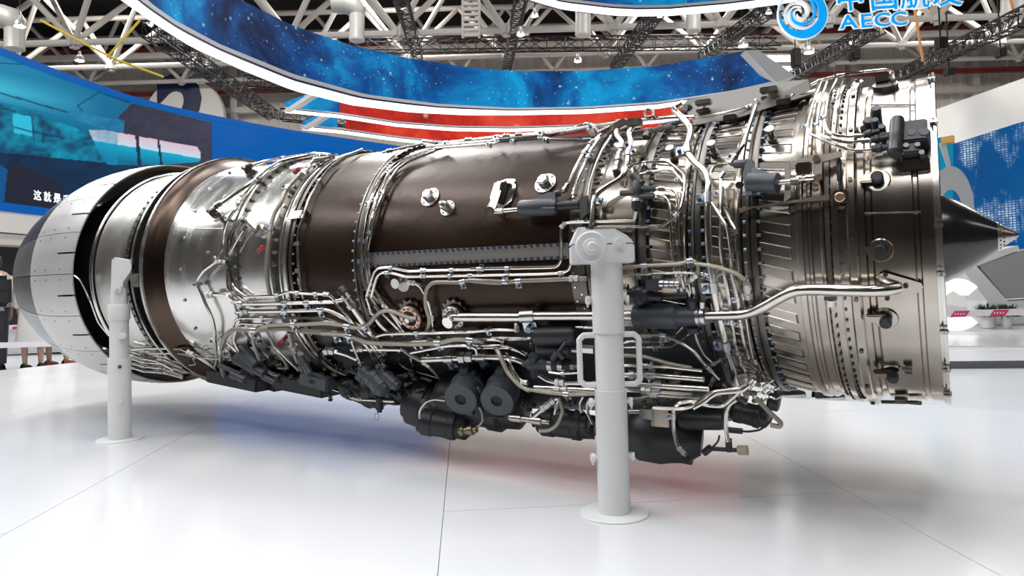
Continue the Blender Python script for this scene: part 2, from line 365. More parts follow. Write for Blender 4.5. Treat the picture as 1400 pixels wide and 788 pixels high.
lathe('nozzle_core', [(-3.51, .53), (-3.52, .49), (-3.60, .47), (-3.9, .47), (-4.0, .44)], BLACK, 96)
# nozzle: 18 outer petals, each with a slot in its front edge, and 18 tail flaps
def petal_meshes():
    half = 9.86
    def sheet(xs, rs, degs, th):
        mb = MB(); top = [[pol(x, d, r) - Vector((0, 0, ZA)) for d in degs] for x, r in zip(xs, rs)]
        bot = [[pol(x, d, r - th) - Vector((0, 0, ZA)) for d in degs] for x, r in zip(xs, rs)]
        n = len(degs); m = len(xs); mb.grid(top); mb.grid(bot)
        o = n * m
        for i in range(m - 1):
            for k in (0, n - 1): mb.f.append((i * n + k, (i + 1) * n + k, o + (i + 1) * n + k, o + i * n + k))
        for k in range(n - 1):
            for i in (0, m - 1): mb.f.append((i * n + k, i * n + k + 1, o + i * n + k + 1, o + i * n + k))
        return mb
    xs = [-3.60, -3.64, -3.70, -3.78, -3.88, -3.97, -4.02]; rs = [.594, .5975, .600, .600, .595, .585, .576]
    def r_at(x): return float(np.interp(-x, [-q for q in xs], rs))
    mb = MB()
    for (d0, d1) in ((-half, -.42), (.42, half)):          # the two leaves either side of the slot
        degs = [d0 + (d1 - d0) * k / 5 for k in range(6)]
        a = sheet(xs[:4], rs[:4], degs, .006); mb.add(a.v, a.f)
    degs = [-half + 2 * half * k / 10 for k in range(11)]
    a = sheet(xs[3:], rs[3:], degs, .006); mb.add(a.v, a.f)
    slotfill = sheet([-3.735, -3.78], [r_at(-3.735), r_at(-3.78)], [-.43, .43], .006); mb.add(slotfill.v, slotfill.f)
    outer = mb.mesh('petal', PETAL, 40)
    xs2 = [-4.015, -4.12, -4.25, -4.38, -4.47]; rs2 = [.577, .556, .522, .482, .449]
    flap = sheet(xs2, rs2, [-9.8 + 19.6 * k / 6 for k in range(7)], .008)
    f1 = flap.mesh('tail_flap', FLAPB, 40); f2 = flap.mesh('tail_flap', FLAPG, 40); f3 = flap.mesh('tail_flap', mat('dark_titanium', (.17, .165, .165), .36, .9, noise=.25, nscale=6), 40)
    rv = MB()
    for x in (-3.70, -3.83, -3.95):
        for d in (-7.6, 7.6): rv.cyl(pol(x, d, r_at(x) - .002) - Vector((0, 0, ZA)), pol(x, d, r_at(x) + .0015) - Vector((0, 0, ZA)), .0042, n=8)
    return outer, f1, f2, f3, rv.mesh('rivets', BOLT)
pm, fm1, fm2, fm3, rvm = petal_meshes()
def spun(name, me, deg, parent, kind=None):
    o = bpy.data.objects.new(name, me); COL.objects.link(o); o.parent = parent
    o.location = Vector((0, 0, ZA)) - wloc(parent); o.rotation_euler = (math.radians(-deg), 0, 0)
    if kind: o['kind'] = kind
    return o
for k in range(18):
    p_ = spun('nozzle_petal', pm, 10 + 20 * k, ENG)
    r_ = bpy.data.objects.new('rivets', rvm); COL.objects.link(r_); r_.parent = p_; r_['kind'] = 'stuff'
    spun('tail_flap', {0: fm2, 1: fm1, 2: fm1, 17: fm3, 16: fm2, 15: fm1}.get(k, (fm1, fm2, fm3)[k % 3]), 10 + 20 * k, ENG)
lathe('nozzle_throat', [(-4.46, .438), (-4.25, .40), (-3.95, .36)], DARKST, 96)
lathe('petal_ring', [(-3.615, .585), (-3.63, .57), (-3.66, .57)], COPPER, 128)
# spinner and guide vanes
lathe('spinner', [(-.12, .15), (-.05, .145), (0, .131), (.03, .117), (.06, .098), (.09, .075), (.115, .056), (.134, .042)], mat('black_spinner', (.012, .013, .016), .22, 0, spec=.6, coat=.3), 64)
lathe('spinner_tip', [(.134, .042), (.150, .031), (.172, .015), (.185, .005), (.188, .0003)], FLANGE, 48)
mb = MB()
for i in range(16):
    for (x, r) in ((.140, .038), (.149, .032)):
        d = 22.5 * i + (11 if x > .145 else 0); mb.cyl(pol(x, d, r - .001), pol(x, d, r + .0006), .0028, n=8)
mb.build('vent_holes', BLACK, ENG, kind='stuff')
vm = MB(); vm.box((-.12, -.30, 0), (.07, .32, .006)); vme = vm.mesh('guide_vane', STEEL)
for i in range(24): spun('guide_vane', vme, 15 * i, ENG)
lathe('fan_hub', [(-.10, .14), (-.14, .14), (-.16, .30), (-.17, .46)], BLACK, 64)
# embossed stiffening pads on the compressor casings
def pad_mesh(x0, x1, r0, r1, w, skew, m):
    mb = MB(); t = .006
    def P(s_, d, h):
        x = x0 + (x1 - x0) * s_; return pol(x, d + skew * (s_ - .5), r0 + (r1 - r0) * s_ + h) - Vector((0, 0, ZA))
    e = .06; ew = w * .22
    outer = [(0, -w), (1, -w), (1, w), (0, w)]; mid = [(e * .5, -w + ew * .5), (1 - e * .5, -w + ew * .5), (1 - e * .5, w - ew * .5), (e * .5, w - ew * .5)]; inn = [(e, -w + ew), (1 - e, -w + ew), (1 - e, w - ew), (e, w - ew)]
    rows = [[P(*q, -.001) for q in outer], [P(*q, .0035) for q in mid], [P(*q, .0008) for q in inn]]
    mb.grid(rows, closed=True); mb.f.append((8, 9, 10, 11))
    return mb.mesh('embossed_pad', m, 25)
for (x0, x1, r0, r1, n, w) in ((-.436, -.348, .4575, .4715, 48, 2.0), (-.592, -.502, .438, .450, 48, 2.0), (-.755, -.662, .438, .436, 44, 2.1)):
    pmesh = pad_mesh(x0, x1, r0, r1, w, -2.6, BRONZE)
    for k in range(n):
        d = 4.1 + 360 / n * k
        if -75 < (d + 180) % 360 - 180 < 110: spun('embossed_pad', pmesh, d, ENG)
# bolted joint strip along the duct
mb = MB(); rows = []
for d in (-3.3, -3.2, 3.2, 3.3):
    rows.append([pol(x, d, prof(x) + (.004 if abs(d) < 3.25 else -.002)) for x in np.linspace(-1.855, -1.02, 20)])
mb.grid(rows); mb.build('joint_strip', mat('grey_joint_strip', (.30, .28, .265), .42, .4), ENG)
mb = MB()
for i in range(36):
    x = -1.845 + i * .0232
    for d in (-2.55, 2.55): p_ = pol(x, d, prof(x) + .003); mb.cyl(p_, p_ + radial(p_) * .010, .0052, n=6)
mb.build('strip_bolts', BLUEB, ENG, kind='stuff', ang=20)
# ------------------------------------------------------------------ pipes, hoses and clamps laid over the skin
SPOT = {'A': (0, 200), 'B': (0, 360), 'C': (180, 190), 'D': (180, 350), 'E': (260, 440), 'F': (400, 180), 'G': (440, 330), 'H': (440, 450),
        'I': (640, 150), 'J': (640, 300), 'K': (640, 440), 'L': (820, 110), 'M': (820, 250), 'N': (820, 380), 'O': (820, 490),
        'P': (1020, 90), 'Q': (1020, 230), 'R': (1020, 370)}
def pt(k, x, y):
    s = 4.146 if k == 'R' else 4.925
    return (SPOT[k][0] + x / s, SPOT[k][1] + y / s)
def soften(pts, rad=5.0):      # round the bends of a traced run; every point carries its stand-off
    out = [pts[0]]
    for i in range(1, len(pts) - 1):
        a, b, c = [np.array(p, float) for p in pts[i - 1:i + 2]]
        la, lc = np.hypot(*(a - b)[:2]), np.hypot(*(c - b)[:2]); d = min(rad, la * .45, lc * .45)
        if la < .01 or lc < .01: out.append(tuple(b)); continue
        p0 = b + (a - b) * d / la; p2 = b + (c - b) * d / lc
        for t in (0, .25, .5, .75, 1): out.append(tuple(p0 * (1 - t) ** 2 + b * 2 * t * (1 - t) + p2 * t * t))
    out.append(pts[-1]); res = [out[0]]
    for p in out[1:]:
        q = res[-1]; L_ = math.hypot(p[0] - q[0], p[1] - q[1]); n = max(1, int(L_ / 9))
        for k in range(1, n + 1): res.append(tuple(np.array(q) + (np.array(p) - np.array(q)) * k / n))
    return res
def run3d(spec, off, rad=5.0):
    pts = []; cur = None
    for it in spec:
        if isinstance(it, str): cur = it; continue
        u, v = pt(cur, it[0], it[1]) if cur else (it[0], it[1])
        pts.append((u, v, it[2] if len(it) > 2 else off))
    P = [on(*p) for p in soften(pts, rad)]
    # take out kinks where the run crosses a silhouette
    for _ in range(2):
        P = [P[0]] + [(P[i - 1] + P[i] * 2 + P[i + 1]) / 4 for i in range(1, len(P) - 1)] + [P[-1]]
    return P
def px2m(w, P): return w * depth_of(P) / FPX
def clamp_on(P, i, r, parent, m2=None):
    i = max(1, min(len(P) - 2, i)); p = P[i]; t = (P[i + 1] - P[i - 1]).normalized(); n = radial(p); n = (n - t * n.dot(t)).normalized(); s = t.cross(n)
    w = max(.006, r * 1.5); mb = MB(); mb.cyl(p - t * w, p + t * w, r * 1.35, n=12)
    R = Matrix((t, s, n)).transposed()
    mb.box(p + s * (r * 2.1), (w * 2, r * 2.2, r * 1.1), R); mb.cyl(p + s * r * 2.3 + n * r * .3, p + s * r * 2.3 + n * r * 1.7, r * .75, n=6)
    nb = len(mb.f); mb.box(p - n * r * 2.2, (w * 1.2, r * .9, r * 2.4), R)
    me = mb.mesh('clamp', CLAMP); me.materials.append(BLUEB)
    for k in range(nb - 8, nb): me.polygons[k].material_index = 1
    return link('clamp', me, parent)
def nut_on(P, i, r, parent, m=None, L_=None):
    i = max(1, min(len(P) - 2, i)); p = P[i]; t = (P[i + 1] - P[i - 1]).normalized(); L_ = L_ or r * 2.2
    mb = MB(); mb.rev(p - t * L_, p + t * L_, [(0, r * 1.2), (.02, r * 1.7), (.42, r * 1.7), (.45, r * 1.3), (.55, r * 1.3), (.58, r * 1.55), (.98, r * 1.55), (1, r * 1.2)], 6)
    return mb.build('union_nut', m or FLANGE, parent, ang=25)
PIPES = []
def pipe(w, off, *spec, m=None, cl=(), nuts=(), name=None, rad=5.0, n=8):
    P = run3d(spec, off, rad); r = px2m(w * (1.18 if w < 9 else 1.05), P[len(P) // 2]) / 2; m = m or PIPE
    nm = name or ('hose' if m is HOSE else 'cable' if m is CABLE else 'pipe')
    o = MB().tube(P, r, n if w < 7 else 14).build(nm, m, ENG)
    for f in cl: clamp_on(P, int(f * (len(P) - 1)), r, o)
    for f in nuts: nut_on(P, int(f * (len(P) - 1)), r, o)
    return o
# --- turbine casing, upper part
pipe(4.2, .030, 'C', (545, 468), (620, 420), (800, 300), (855, 262), (900, 212), (1000, 152), (1100, 128), (1230, 102), (1310, 115), (1379, 118), nuts=(.02,), cl=(.33, .9))
pipe(4, .034, 'C', (760, 190), (830, 170), (900, 150), (1060, 124), (1230, 97), (1330, 106), nuts=(.04,), cl=(.55,))
pipe(3.8, .026, 'C', (850, 270), (780, 340), (735, 385), (700, 480), (650, 540), (615, 640), (612, 740), 'D', (560, 50), (490, 95), (445, 160), (445, 200), (470, 250), (500, 330), (545, 420), (560, 500), (562, 580), (572, 680), (570, 740), (535, 785), cl=(.22, .38, .55, .85), nuts=(.12,))
pipe(3.2, .022, 'C', (840, 610), (800, 560), (740, 525), (700, 580), (645, 680), (638, 788), 'D', (640, 60), (640, 200), (660, 240), (740, 300), (775, 322), cl=(.62,), nuts=(.06,))
pipe(3.2, .022, 'C', (790, 550), (760, 600), (720, 660), (660, 770), 'D', (655, 80), (670, 180), (700, 230), (765, 275), cl=(.5,), nuts=(.12,))
pipe(5, .028, 'C', (1340, 118), (1300, 130), (1230, 140), (1190, 180), (1160, 225), (1110, 262), (1040, 340), (1000, 440), (960, 500), (932, 600), (925, 690), 'D', (912, 0), (910, 100), (915, 180), (932, 262), m=HOSE, cl=(.12, .42, .66), nuts=(.22,))
pipe(3.2, .020, 'F', (470, 120), (360, 165), (260, 232), (180, 330), (110, 450), (45, 650), (32, 740), 'D', (1120, 0), (1125, 100), (1135, 210), (1155, 290), cl=(.28, .48, .66, .84), nuts=(.9,))
# --- horizontal bundle of the turbine casing
pipe(5.2, .036, 'D', (510, 265), (560, 258), (640, 260), (720, 326), (1110, 318), (1379, 310), 'G', (70, 405), (130, 400), nuts=(.02,), cl=(.36, .52, .66))
pipe(3.6, .045, 'D', (765, 276), (980, 270), (1060, 240), (1150, 255), (1330, 260), (1370, 300), 'G', (80, 400), (190, 520), (240, 590), (330, 680), (420, 770), nuts=(.4,), cl=(.12, .28, .36))
pipe(5.4, .036, 'D', (715, 376), (1000, 372), (1300, 364), 'G', (0, 455), (60, 470), (160, 520), (290, 592), (370, 660), (450, 770), nuts=(.02,), cl=(.2, .33))
pipe(3.5, .040, 'D', (688, 480), (692, 440), (722, 418), (1000, 418), (1290, 420), (1379, 448), 'G', (120, 560), (230, 640), (330, 740), cl=(.3,))
pipe(3.2, .05, 'D', (640, 580), (770, 710), nuts=(.85,))
pipe(3.6, .045, 'D', (735, 455), (705, 500), (682, 570), (720, 640), (785, 700), nuts=(.9,))
pipe(3.2, .045, 'D', (735, 455), (800, 460), (1000, 462), (1180, 460), (1300, 440), (1379, 455), cl=(.3, .6))
pipe(6, .055, 'E', (460, 440, .06), (400, 436, .06), (270, 400, .06), (222, 360), (205, 260), (205, 190), (240, 90), (290, 50), (350, 50), (450, 60), (640, 45), (780, 65), (1000, 80), (1100, 100), (1180, 140), (1379, 150), m=HOSE, cl=(.3, .55, .8))
pipe(4.6, .06, 'E', (530, 35), (480, 35), (430, 75), (420, 130), (460, 240), (500, 320), (560, 355), (605, 362), m=HOSE)
pipe(3.6, .05, 'E', (520, 70), (560, 160), (650, 290), (655, 315), (590, 308), m=HOSE, nuts=(.35,))
pipe(5, .055, 'E', (665, 70), (690, 170), (720, 270), (755, 330), m=HOSE, nuts=(.45,))
pipe(3, .05, 'E', (560, 160), (640, 240), (690, 290), (730, 330))
pipe(3.6, .03, 'D', (0, 630), (100, 622), (330, 625), (430, 670), (540, 742), (615, 790), cl=(.35,), nuts=(.6,))
pipe(3.2, .03, 'D', (120, 657), (330, 655), (420, 680), (540, 690), (700, 700))
pipe(1.8, .04, 'D', (390, 735), (440, 735), (408, 692), (440, 680), (520, 690))
pipe(3.2, .05, 'D', (0, 660), (60, 690), (170, 705), (280, 770))
pipe(3, .045, 'E', (0, 330), (60, 370), (130, 400), m=HOSE)
for (a, b, c) in ((565, 610, .02), (590, 640, .03), (610, 660, .04), (640, 690, .03), (670, 720, .045), (700, 735, .05)):
    pipe(2.8, c, 'B', (870, a), (980, a + 30), (1100, a + 36), (1230, b + 40), nuts=(.3, .62))
pipe(2.2, .01, 'B', (500, 82), (540, 110), (580, 190), (615, 270), (660, 400), (735, 490), nuts=(.5,))
# --- lower run of hoses between turbine casing and gearbox
pipe(4.8, .062, 'E', (520, 28), (620, 20), (740, 20), (900, 12), (1000, 20), (1090, 40), (1150, 45), (1210, 15), 'G', (370, 492), (420, 466), (480, 470), (540, 500), (600, 520), (640, 520), m=HOSE, cl=(.1, .36, .5))
pipe(5.6, .07, 'G', (0, 622), (120, 626), (200, 642), (260, 670), (330, 686), (620, 696), (800, 686), (900, 660), (1000, 665), (1120, 680), 'H', (1170, 120, -.46), (1200, 180, -.47), (1250, 290, -.47), (1330, 380, -.47), (1400, 415, -.47), m=HOSE, cl=(.12, .46, .62))
pipe(5, .045, 'G', (200, 730), (350, 728), (540, 730), nuts=(.2,))
pipe(6.5, .04, 'G', (15, 740), (100, 742), (180, 765), (250, 800), 'E', (1140, 280), nuts=(.05,))
pipe(4, .05, 'G', (340, 652), (420, 625), (600, 622), (1000, 612), (1160, 595), (1320, 600), (1305, 548), cl=(.32, .7), nuts=(.97,))
pipe(4.2, .075, 'G', (600, 752), (760, 720), (850, 702), (980, 702), (1040, 722), (1045, 760))
pipe(5, .04, 'G', (440, 690), (720, 665), (1000, 662), (1200, 660), (1379, 655), cl=(.3, .62))
pipe(4, .07, 'G', (1140, 662), (1205, 665), (1230, 700), 'H', (1240, 160, -.46), (1290, 290, -.47), (1345, 360, -.47), (1379, 362, -.47), nuts=(.97,))
pipe(4.5, .05, 'G', (250, 650), (330, 740), 'H', (345, 190), (450, 300), nuts=(.95,))
pipe(4.5, .05, 'G', (290, 650), (350, 720), 'H', (430, 240), nuts=(.9,))
pipe(4.2, .055, 'H', (200, 80), (230, 160), (295, 290), nuts=(.93,))
pipe(4.6, .06, 'H', (598, 190), (620, 270), (632, 330), (622, 382), (600, 400), (540, 402))
pipe(4.5, .03, 'G', (620, 705), (700, 790), nuts=(.2,)); pipe(4.5, .03, 'G', (650, 690), (730, 780))
pipe(8.5, .06, 'H', (680, 207), (930, 196), (1060, 190), (1210, 190), (1300, 202), (1400, 245), cl=(.16, .52), nuts=(.38,))
pipe(2.6, .05, 'H', (520, 150), (520, 230), (560, 265), (640, 290), (780, 330))
pipe(4.4, .065, 'H', (530, 130), (600, 182), (700, 232), (780, 312), (830, 392), m=HOSE, nuts=(.5,))
pipe(3.2, .07, 'H', (670, 330), (740, 350), (800, 400), (820, 435))
pipe(3, .09, 'H', (830, 482, -.42), (760, 472, -.42), (700, 490, -.42), (655, 550, -.42), (662, 605, -.42))
pipe(2.6, -.36, 'H', (80, 405), (150, 430), (220, 475), (480, 490), nuts=(.5,))
pipe(3, -.36, 'E', (960, 455), (1060, 490), (1130, 525), (1379, 535), nuts=(.6,))
pipe(2.2, -.40, 'H', (1010, 640), (1080, 600), (1160, 590), (1260, 612), m=CABLE); pipe(3, -.40, 'H', (1050, 660), (1085, 625), (1080, 560), (1060, 530), m=HOSE)
# --- duct: three pipes along the middle flange, then fanning out below
pipe(3.6, .022, 'F', (1030, 92), (800, 166), (690, 212), (605, 290), (545, 410), (492, 560), (468, 720), 'G', (263, 60), (265, 180), (285, 300), (330, 392), (400, 480), (520, 600), (560, 640), cl=(.2, .36, .52, .62), nuts=(.85,))
pipe(3.6, .022, 'F', (1040, 98), (820, 172), (725, 212), (645, 282), (575, 420), (520, 580), (496, 730), 'G', (285, 80), (298, 200), (310, 310), (350, 380), (440, 450), (560, 620), cl=(.24, .38, .54, .66), nuts=(.9,))
pipe(3.6, .022, 'F', (960, 130), (780, 198), (705, 250), (645, 340), (595, 450), (545, 580), (525, 700), 'G', (306, 60), (316, 200), (332, 290), (400, 400), (470, 490), (540, 560), cl=(.3, .5, .66), nuts=(.42,))
pipe(3.2, .03, 'G', (300, 380), (330, 480), (400, 570), (480, 640), cl=(.3,)); pipe(3.2, .03, 'G', (330, 470), (380, 560), (450, 620))
pipe(3.8, .028, 'G', (300, 372), (350, 212), (378, 182), (450, 176), (590, 205), (700, 198), (1100, 190), 'J', (0, 336), (480, 326), (592, 324), (625, 290), (626, 60), (652, 26), (700, 20), (1050, 12), (1130, 10), cl=(.17, .33, .4, .47, .52), nuts=(.27, .8))
pipe(3.8, .028, 'G', (335, 372), (370, 240), (400, 212), (470, 212), (560, 240), (700, 237), 'J', (0, 380), (480, 370), (640, 362), (680, 342), (692, 305), cl=(.2, .5, .58, .86), nuts=(.4,))
pipe(5, .034, 'G', (600, 686), (680, 640), (720, 585), (726, 520), (700, 450), (696, 360), (712, 310), (750, 276), (850, 276), (920, 280), (1000, 262), (1060, 265), (1170, 282), (1280, 276), 'J', (0, 412), (60, 420), (200, 430), (340, 416), (520, 410), (730, 400), (800, 400), m=HOSE, cl=(.43, .62, .85), nuts=(.97,))
pipe(4.2, .020, 'G', (580, 282), (640, 286), (672, 312), (692, 352), nuts=(.08,))
pipe(3.4, .03, 'G', (712, 400), (740, 500), (750, 600), (775, 645), (820, 665), nuts=(.3,), cl=(.95,))
pipe(13, .050, 'G', (872, 515, .04), (930, 512), (1379, 512), 'J', (400, 652), (830, 650), (1150, 648), cl=(.54,), name='bleed_pipe')
pipe(3.4, .03, 'K', (425, 205), (425, 110), (452, 66), (550, 42), (820, 40), (1000, 42), nuts=(.04,), cl=(.5,))
pipe(3.6, .04, 'K', (160, 105), (420, 112)); pipe(3.2, .05, 'K', (0, 176), (270, 176), (420, 228), nuts=(.95,)); pipe(3.2, .055, 'K', (0, 160), (240, 160), (330, 190), (415, 245))
pipe(5.5, -.46, 'K', (480, 360), (540, 400), (620, 412), (860, 415), nuts=(.6,)); pipe(5, -.47, 'K', (400, 455), (560, 480), (700, 492), (860, 484), m=HOSE, cl=(.6,))
pipe(7.5, -.455, 'K', (450, 446), (860, 466), nuts=(.55,)); pipe(3, -.47, 'K', (545, 340), (620, 352), (760, 344), cl=(.6,))
pipe(4.4, -.46, 'K', (610, 512), (642, 600), (600, 700), (540, 738), (480, 736), m=HOSE); pipe(3.5, -.45, 'K', (765, 615), (752, 540), (775, 505)); pipe(3.5, -.45, 'K', (842, 690), (805, 620), (800, 545), (830, 510)); pipe(3, -.45, 'K', (608, 520), (580, 625), nuts=(.85,))
pipe(5.5, -.45, 'K', (600, 512), (520, 575), (440, 640), nuts=(.3, .6)); pipe(3, -.40, 'K', (780, 735), (850, 790), m=CABLE)
# --- top run from the duct to the front
pipe(3, .03, 'F', (605, 140), (730, 112), (880, 82), nuts=(.06,))
pipe(4.2, .040, 'F', (880, 62), (1000, 82), (1150, 62), (1379, 36), 'I', (300, 176), (480, 160), (840, 112), (1000, 86), (1379, 48), 'L', (640, 245), cl=(.1, .3, .5, .8), nuts=(.2, .36, .42))
pipe(3.2, .032, 'F', (960, 110), (1379, 76), 'I', (200, 216), (480, 192), (560, 200), (780, 206), (830, 200), cl=(.2, .5, .7), nuts=(.95,))
pipe(3.2, .038, 'F', (900, 100), (1379, 58), 'I', (200, 203), (490, 178), (560, 170), (650, 150), (790, 90), (832, 96), (885, 152), cl=(.24, .52), nuts=(.96,))
pipe(6, .036, 'I', (540, 172), (830, 122), (1080, 85), nuts=(.98,), cl=(.55,))
pipe(4.2, .028, 'I', (640, 560), (682, 490), (720, 400), (780, 290), (830, 222), (905, 158), nuts=(.03, .9), cl=(.66,))
pipe(4.2, .028, 'I', (710, 600), (730, 480), (790, 350), (835, 262), (885, 190), nuts=(.03,), cl=(.72,))
pipe(2.6, .034, 'I', (802, 620), (820, 480), (862, 360), (905, 268), (965, 178), m=FLANGE)
pipe(6, .040, 'I', (828, 800), (842, 640), (870, 560), (930, 520), (1030, 462), (1068, 390), (1078, 280), (1096, 212), (1074, 150), (1125, 100), cl=(.18, .68))
pipe(6, .040, 'I', (1000, 420), (1015, 350), (1028, 270), (1042, 222), (992, 166), (1012, 120), nuts=(.08, .24), cl=(.5,))
pipe(3.4, .03, 'L', (165, 720), (190, 600), (222, 570), (300, 552), (460, 546), (572, 640), (575, 720), 'M', (560, 120), (542, 190), (430, 290), (200, 298), 'J', (900, 52), (770, 58), (700, 75), nuts=(.04,), cl=(.2, .62))
pipe(3.4, .03, 'L', (270, 632), (350, 616), (450, 596), (492, 606), (562, 690), nuts=(.14,), cl=(.95,))
pipe(9.5, .050, 'L', (560, 150, .03), (492, 190), (520, 222), (612, 312), (612, 380), (588, 440), (592, 492), (640, 562), (712, 612), (738, 690), 'M', (728, 60), (726, 200), (732, 400), (740, 520), (775, 760), 'N', (815, 300), (838, 400), (865, 540), (905, 640), 'O', (900, 160), (952, 262), (962, 340), (942, 382), (900, 405), (830, 405), cl=(.22, .42, .58, .7), rad=9)
pipe(5, .045, 'L', (840, 108, .02), (920, 106), (1030, 118), (1066, 136), (1040, 210), (1000, 330), (962, 440), (900, 532), (880, 562), nuts=(.97,), cl=(.9,))
pipe(3.6, .03, 'L', (738, 700), (740, 640), (762, 590), (800, 570), (862, 565), nuts=(.92,))
pipe(3.4, .035, 'L', (600, 262), (850, 216), (1000, 178), (1100, 130), (1220, 108), 'P', (300, 205), (500, 96), (650, 60), (800, 40), (955, 24), (985, 42), (985, 92), cl=(.22, .45, .66), nuts=(.97,))
pipe(3.2, .03, 'P', (0, 285), (100, 238), (240, 212), (420, 178), (470, 165), cl=(.5,))
pipe(4, .03, 'L', (835, 628), (812, 655), (810, 788), 'M', (812, 140), (835, 185), (920, 330), (926, 480), (935, 620), (955, 720), 'N', (985, 300), (1000, 400), (1030, 550), (1068, 615), cl=(.12, .4, .7), nuts=(.03, .97))
pipe(3.8, .024, 'M', (375, 40), (490, 40), (522, 75), (530, 440), (540, 560), (575, 745), cl=(.6,), nuts=(.04,)); pipe(3.8, .024, 'M', (385, 86), (440, 90), (466, 130), (490, 480), (510, 600), (532, 745), cl=(.64,), nuts=(.04,))
pipe(3, .022, 'M', (580, 20), (572, 320), (576, 560), (612, 745), cl=(.1,))
pipe(4.2, .05, 'M', (742, 120), (860, 300), (886, 480), (892, 620), (930, 788), 'N', (945, 300), (972, 450), (1002, 545), cl=(.35, .62, .8))
pipe(5, .04, 'M', (822, 30), (820, 170), (815, 440), (832, 560), (872, 780), 'N', (892, 310), (910, 430), (932, 540), (972, 640), (978, 720), cl=(.4, .62, .8), nuts=(.85,))
pipe(5, .05, 'M', (120, 575), (300, 560), (540, 548), (600, 526), (640, 526), (668, 570), (652, 630), (575, 685), m=HOSE, cl=(.14, .55), nuts=(.97,))
pipe(5, .065, 'M', (640, 545), (700, 552), (800, 570), (920, 610), (985, 660), m=HOSE)
pipe(3.4, .045, 'M', (120, 628), (520, 606), (620, 606), (720, 620), (780, 670), (815, 760), 'N', (822, 200), cl=(.12, .55, .62), nuts=(.95,))
# --- front bleed pipe and lower right bundle
pipe(15.5, .055, 'N', (720, 255), (960, 250), (1060, 222), (1250, 112), (1315, 86), (1379, 80), 'R', (400, 108), (600, 114), (720, 116), (800, 112, .035), (860, 100, .012), cl=(), rad=10, name='bleed_pipe')
pipe(5, .075, 'N', (140, 330), (165, 360), (205, 386), (440, 386), (560, 440), (640, 500), (702, 580), (800, 682), nuts=(.36, .95), cl=(.45,))
pipe(3.4, .055, 'N', (130, 466), (490, 466), (605, 375), cl=(.45,)); pipe(3.2, .06, 'N', (130, 450), (190, 428), (400, 430), (470, 426), (560, 330), nuts=(.36,), cl=(.6,))
pipe(3.4, .05, 'N', (640, 370), (660, 440), (700, 520), (770, 580))
pipe(4, -.47, 'N', (130, 588), (300, 595), (460, 600), (690, 626), nuts=(.32,), cl=(.42,)); pipe(7, -.46, 'N', (130, 655), (330, 656), (700, 684), nuts=(.2,), cl=(.48,))
pipe(7, -.47, 'N', (130, 714), (400, 730), (730, 752), cl=(.46,)); pipe(5.5, -.475, 'N', (130, 752), (300, 765), (460, 776), (620, 790), nuts=(.4,), cl=(.5,))
pipe(5, -.45, 'N', (130, 520), (300, 530), (450, 575), (620, 610), m=HOSE)
pipe(3.6, -.48, 'O', (190, 270), (260, 272), (330, 250), (420, 255), (700, 275), nuts=(.5,))
pipe(4.8, -.50, 'O', (360, 335), (560, 342), (640, 320), (760, 226), (930, 206), (1000, 172), (1032, 140)); pipe(4.8, -.49, 'O', (498, 340), (530, 302), (620, 290), (740, 322), (830, 326), (920, 246), (950, 215))
pipe(4.8, -.51, 'O', (630, 336), (700, 300), (780, 236), (960, 222), (1012, 180)); pipe(4.5, -.50, 'O', (495, 340), (495, 480), (520, 590), (582, 655), cl=(.15,), nuts=(.97,))
pipe(5, -.46, 'O', (920, 280), (868, 312), (848, 370), (850, 490), (866, 565)); pipe(2.6, -.42, 'O', (950, 492), (1000, 496), (1080, 485), (1150, 430), (1165, 380), (1130, 320), m=CABLE)
pipe(6, -.42, 'O', (1050, 265), (1140, 360), (1222, 435), (1212, 464), (1150, 450), m=HOSE); pipe(2.4, -.42, 'O', (805, 520), (800, 560), (760, 600), m=CABLE)
for (x, y) in ((1060, 190), (1110, 160), (1150, 210), (1090, 240), (1160, 270)):
    pipe(3, -.38, 'O', (x - 60, y + 25), (x - 20, y - 20), (x + 25, y + 10), (x + 60, y - 15))
pipe(2.4, .05, 'N', (740, 400), (760, 460), (790, 580), m=CABLE)
# --- front casing
pipe(3.8, .040, 'P', (500, 108, .03), (440, 280, .02), (412, 420), (425, 455), (500, 492), (620, 540), (720, 574), (845, 568), nuts=(.97,), cl=(.3,)); pipe(3.8, .044, 'P', (545, 112, .03), (492, 250, .02), (478, 410), (490, 455), (560, 492), (680, 518), (850, 500), nuts=(.97,), cl=(.3,)); pipe(3.8, .048, 'P', (610, 95, .03), (546, 220, .02), (528, 390), (545, 440), (600, 468), (680, 480), (795, 470), nuts=(.97,), cl=(.3,))
pipe(2.6, .02, 'P', (655, 95), (612, 220), (592, 390), m=FLANGE, cl=(.5,))
# ------------------------------------------------------------------ accessories bolted to the engine
SPLIT = {'port_cap', 'eyelet', 'sensor_boss', 'flange_bolt', 'pivot', 'band', 'bolt', 'connector', 'rocker', 'neck'}
def pieces(mb, name, m, parent):      # one object for every piece in the builder
    st = list(mb.starts) + [len(mb.v)]
    for a, b in zip(st[:-1], st[1:]):
        q = MB(); q.v = mb.v[a:b]; q.f = [tuple(i - a for i in f) for f in mb.f if a <= f[0] < b]; q.build(name, m, parent)
def dev(name, m, build, label=None, subs=(), ang_=35, parent=None):
    mb = MB(); build(mb); o = mb.build(name, m, parent or ENG, ang=ang_, label=label)
    for (nm, m2, fn) in subs:
        s_ = MB(); fn(s_)
        if nm in SPLIT: pieces(s_, nm, m2, o)
        else: s_.build(nm, m2, o, ang=ang_)
    return o
def pp(k, x, y, o): return on(*pt(k, x, y), o)
def seg(mb, a, b, w, w1=None, n=14):
    mb.cyl(a, b, px2m(w, a) / 2, px2m(w if w1 is None else w1, b) / 2, n)
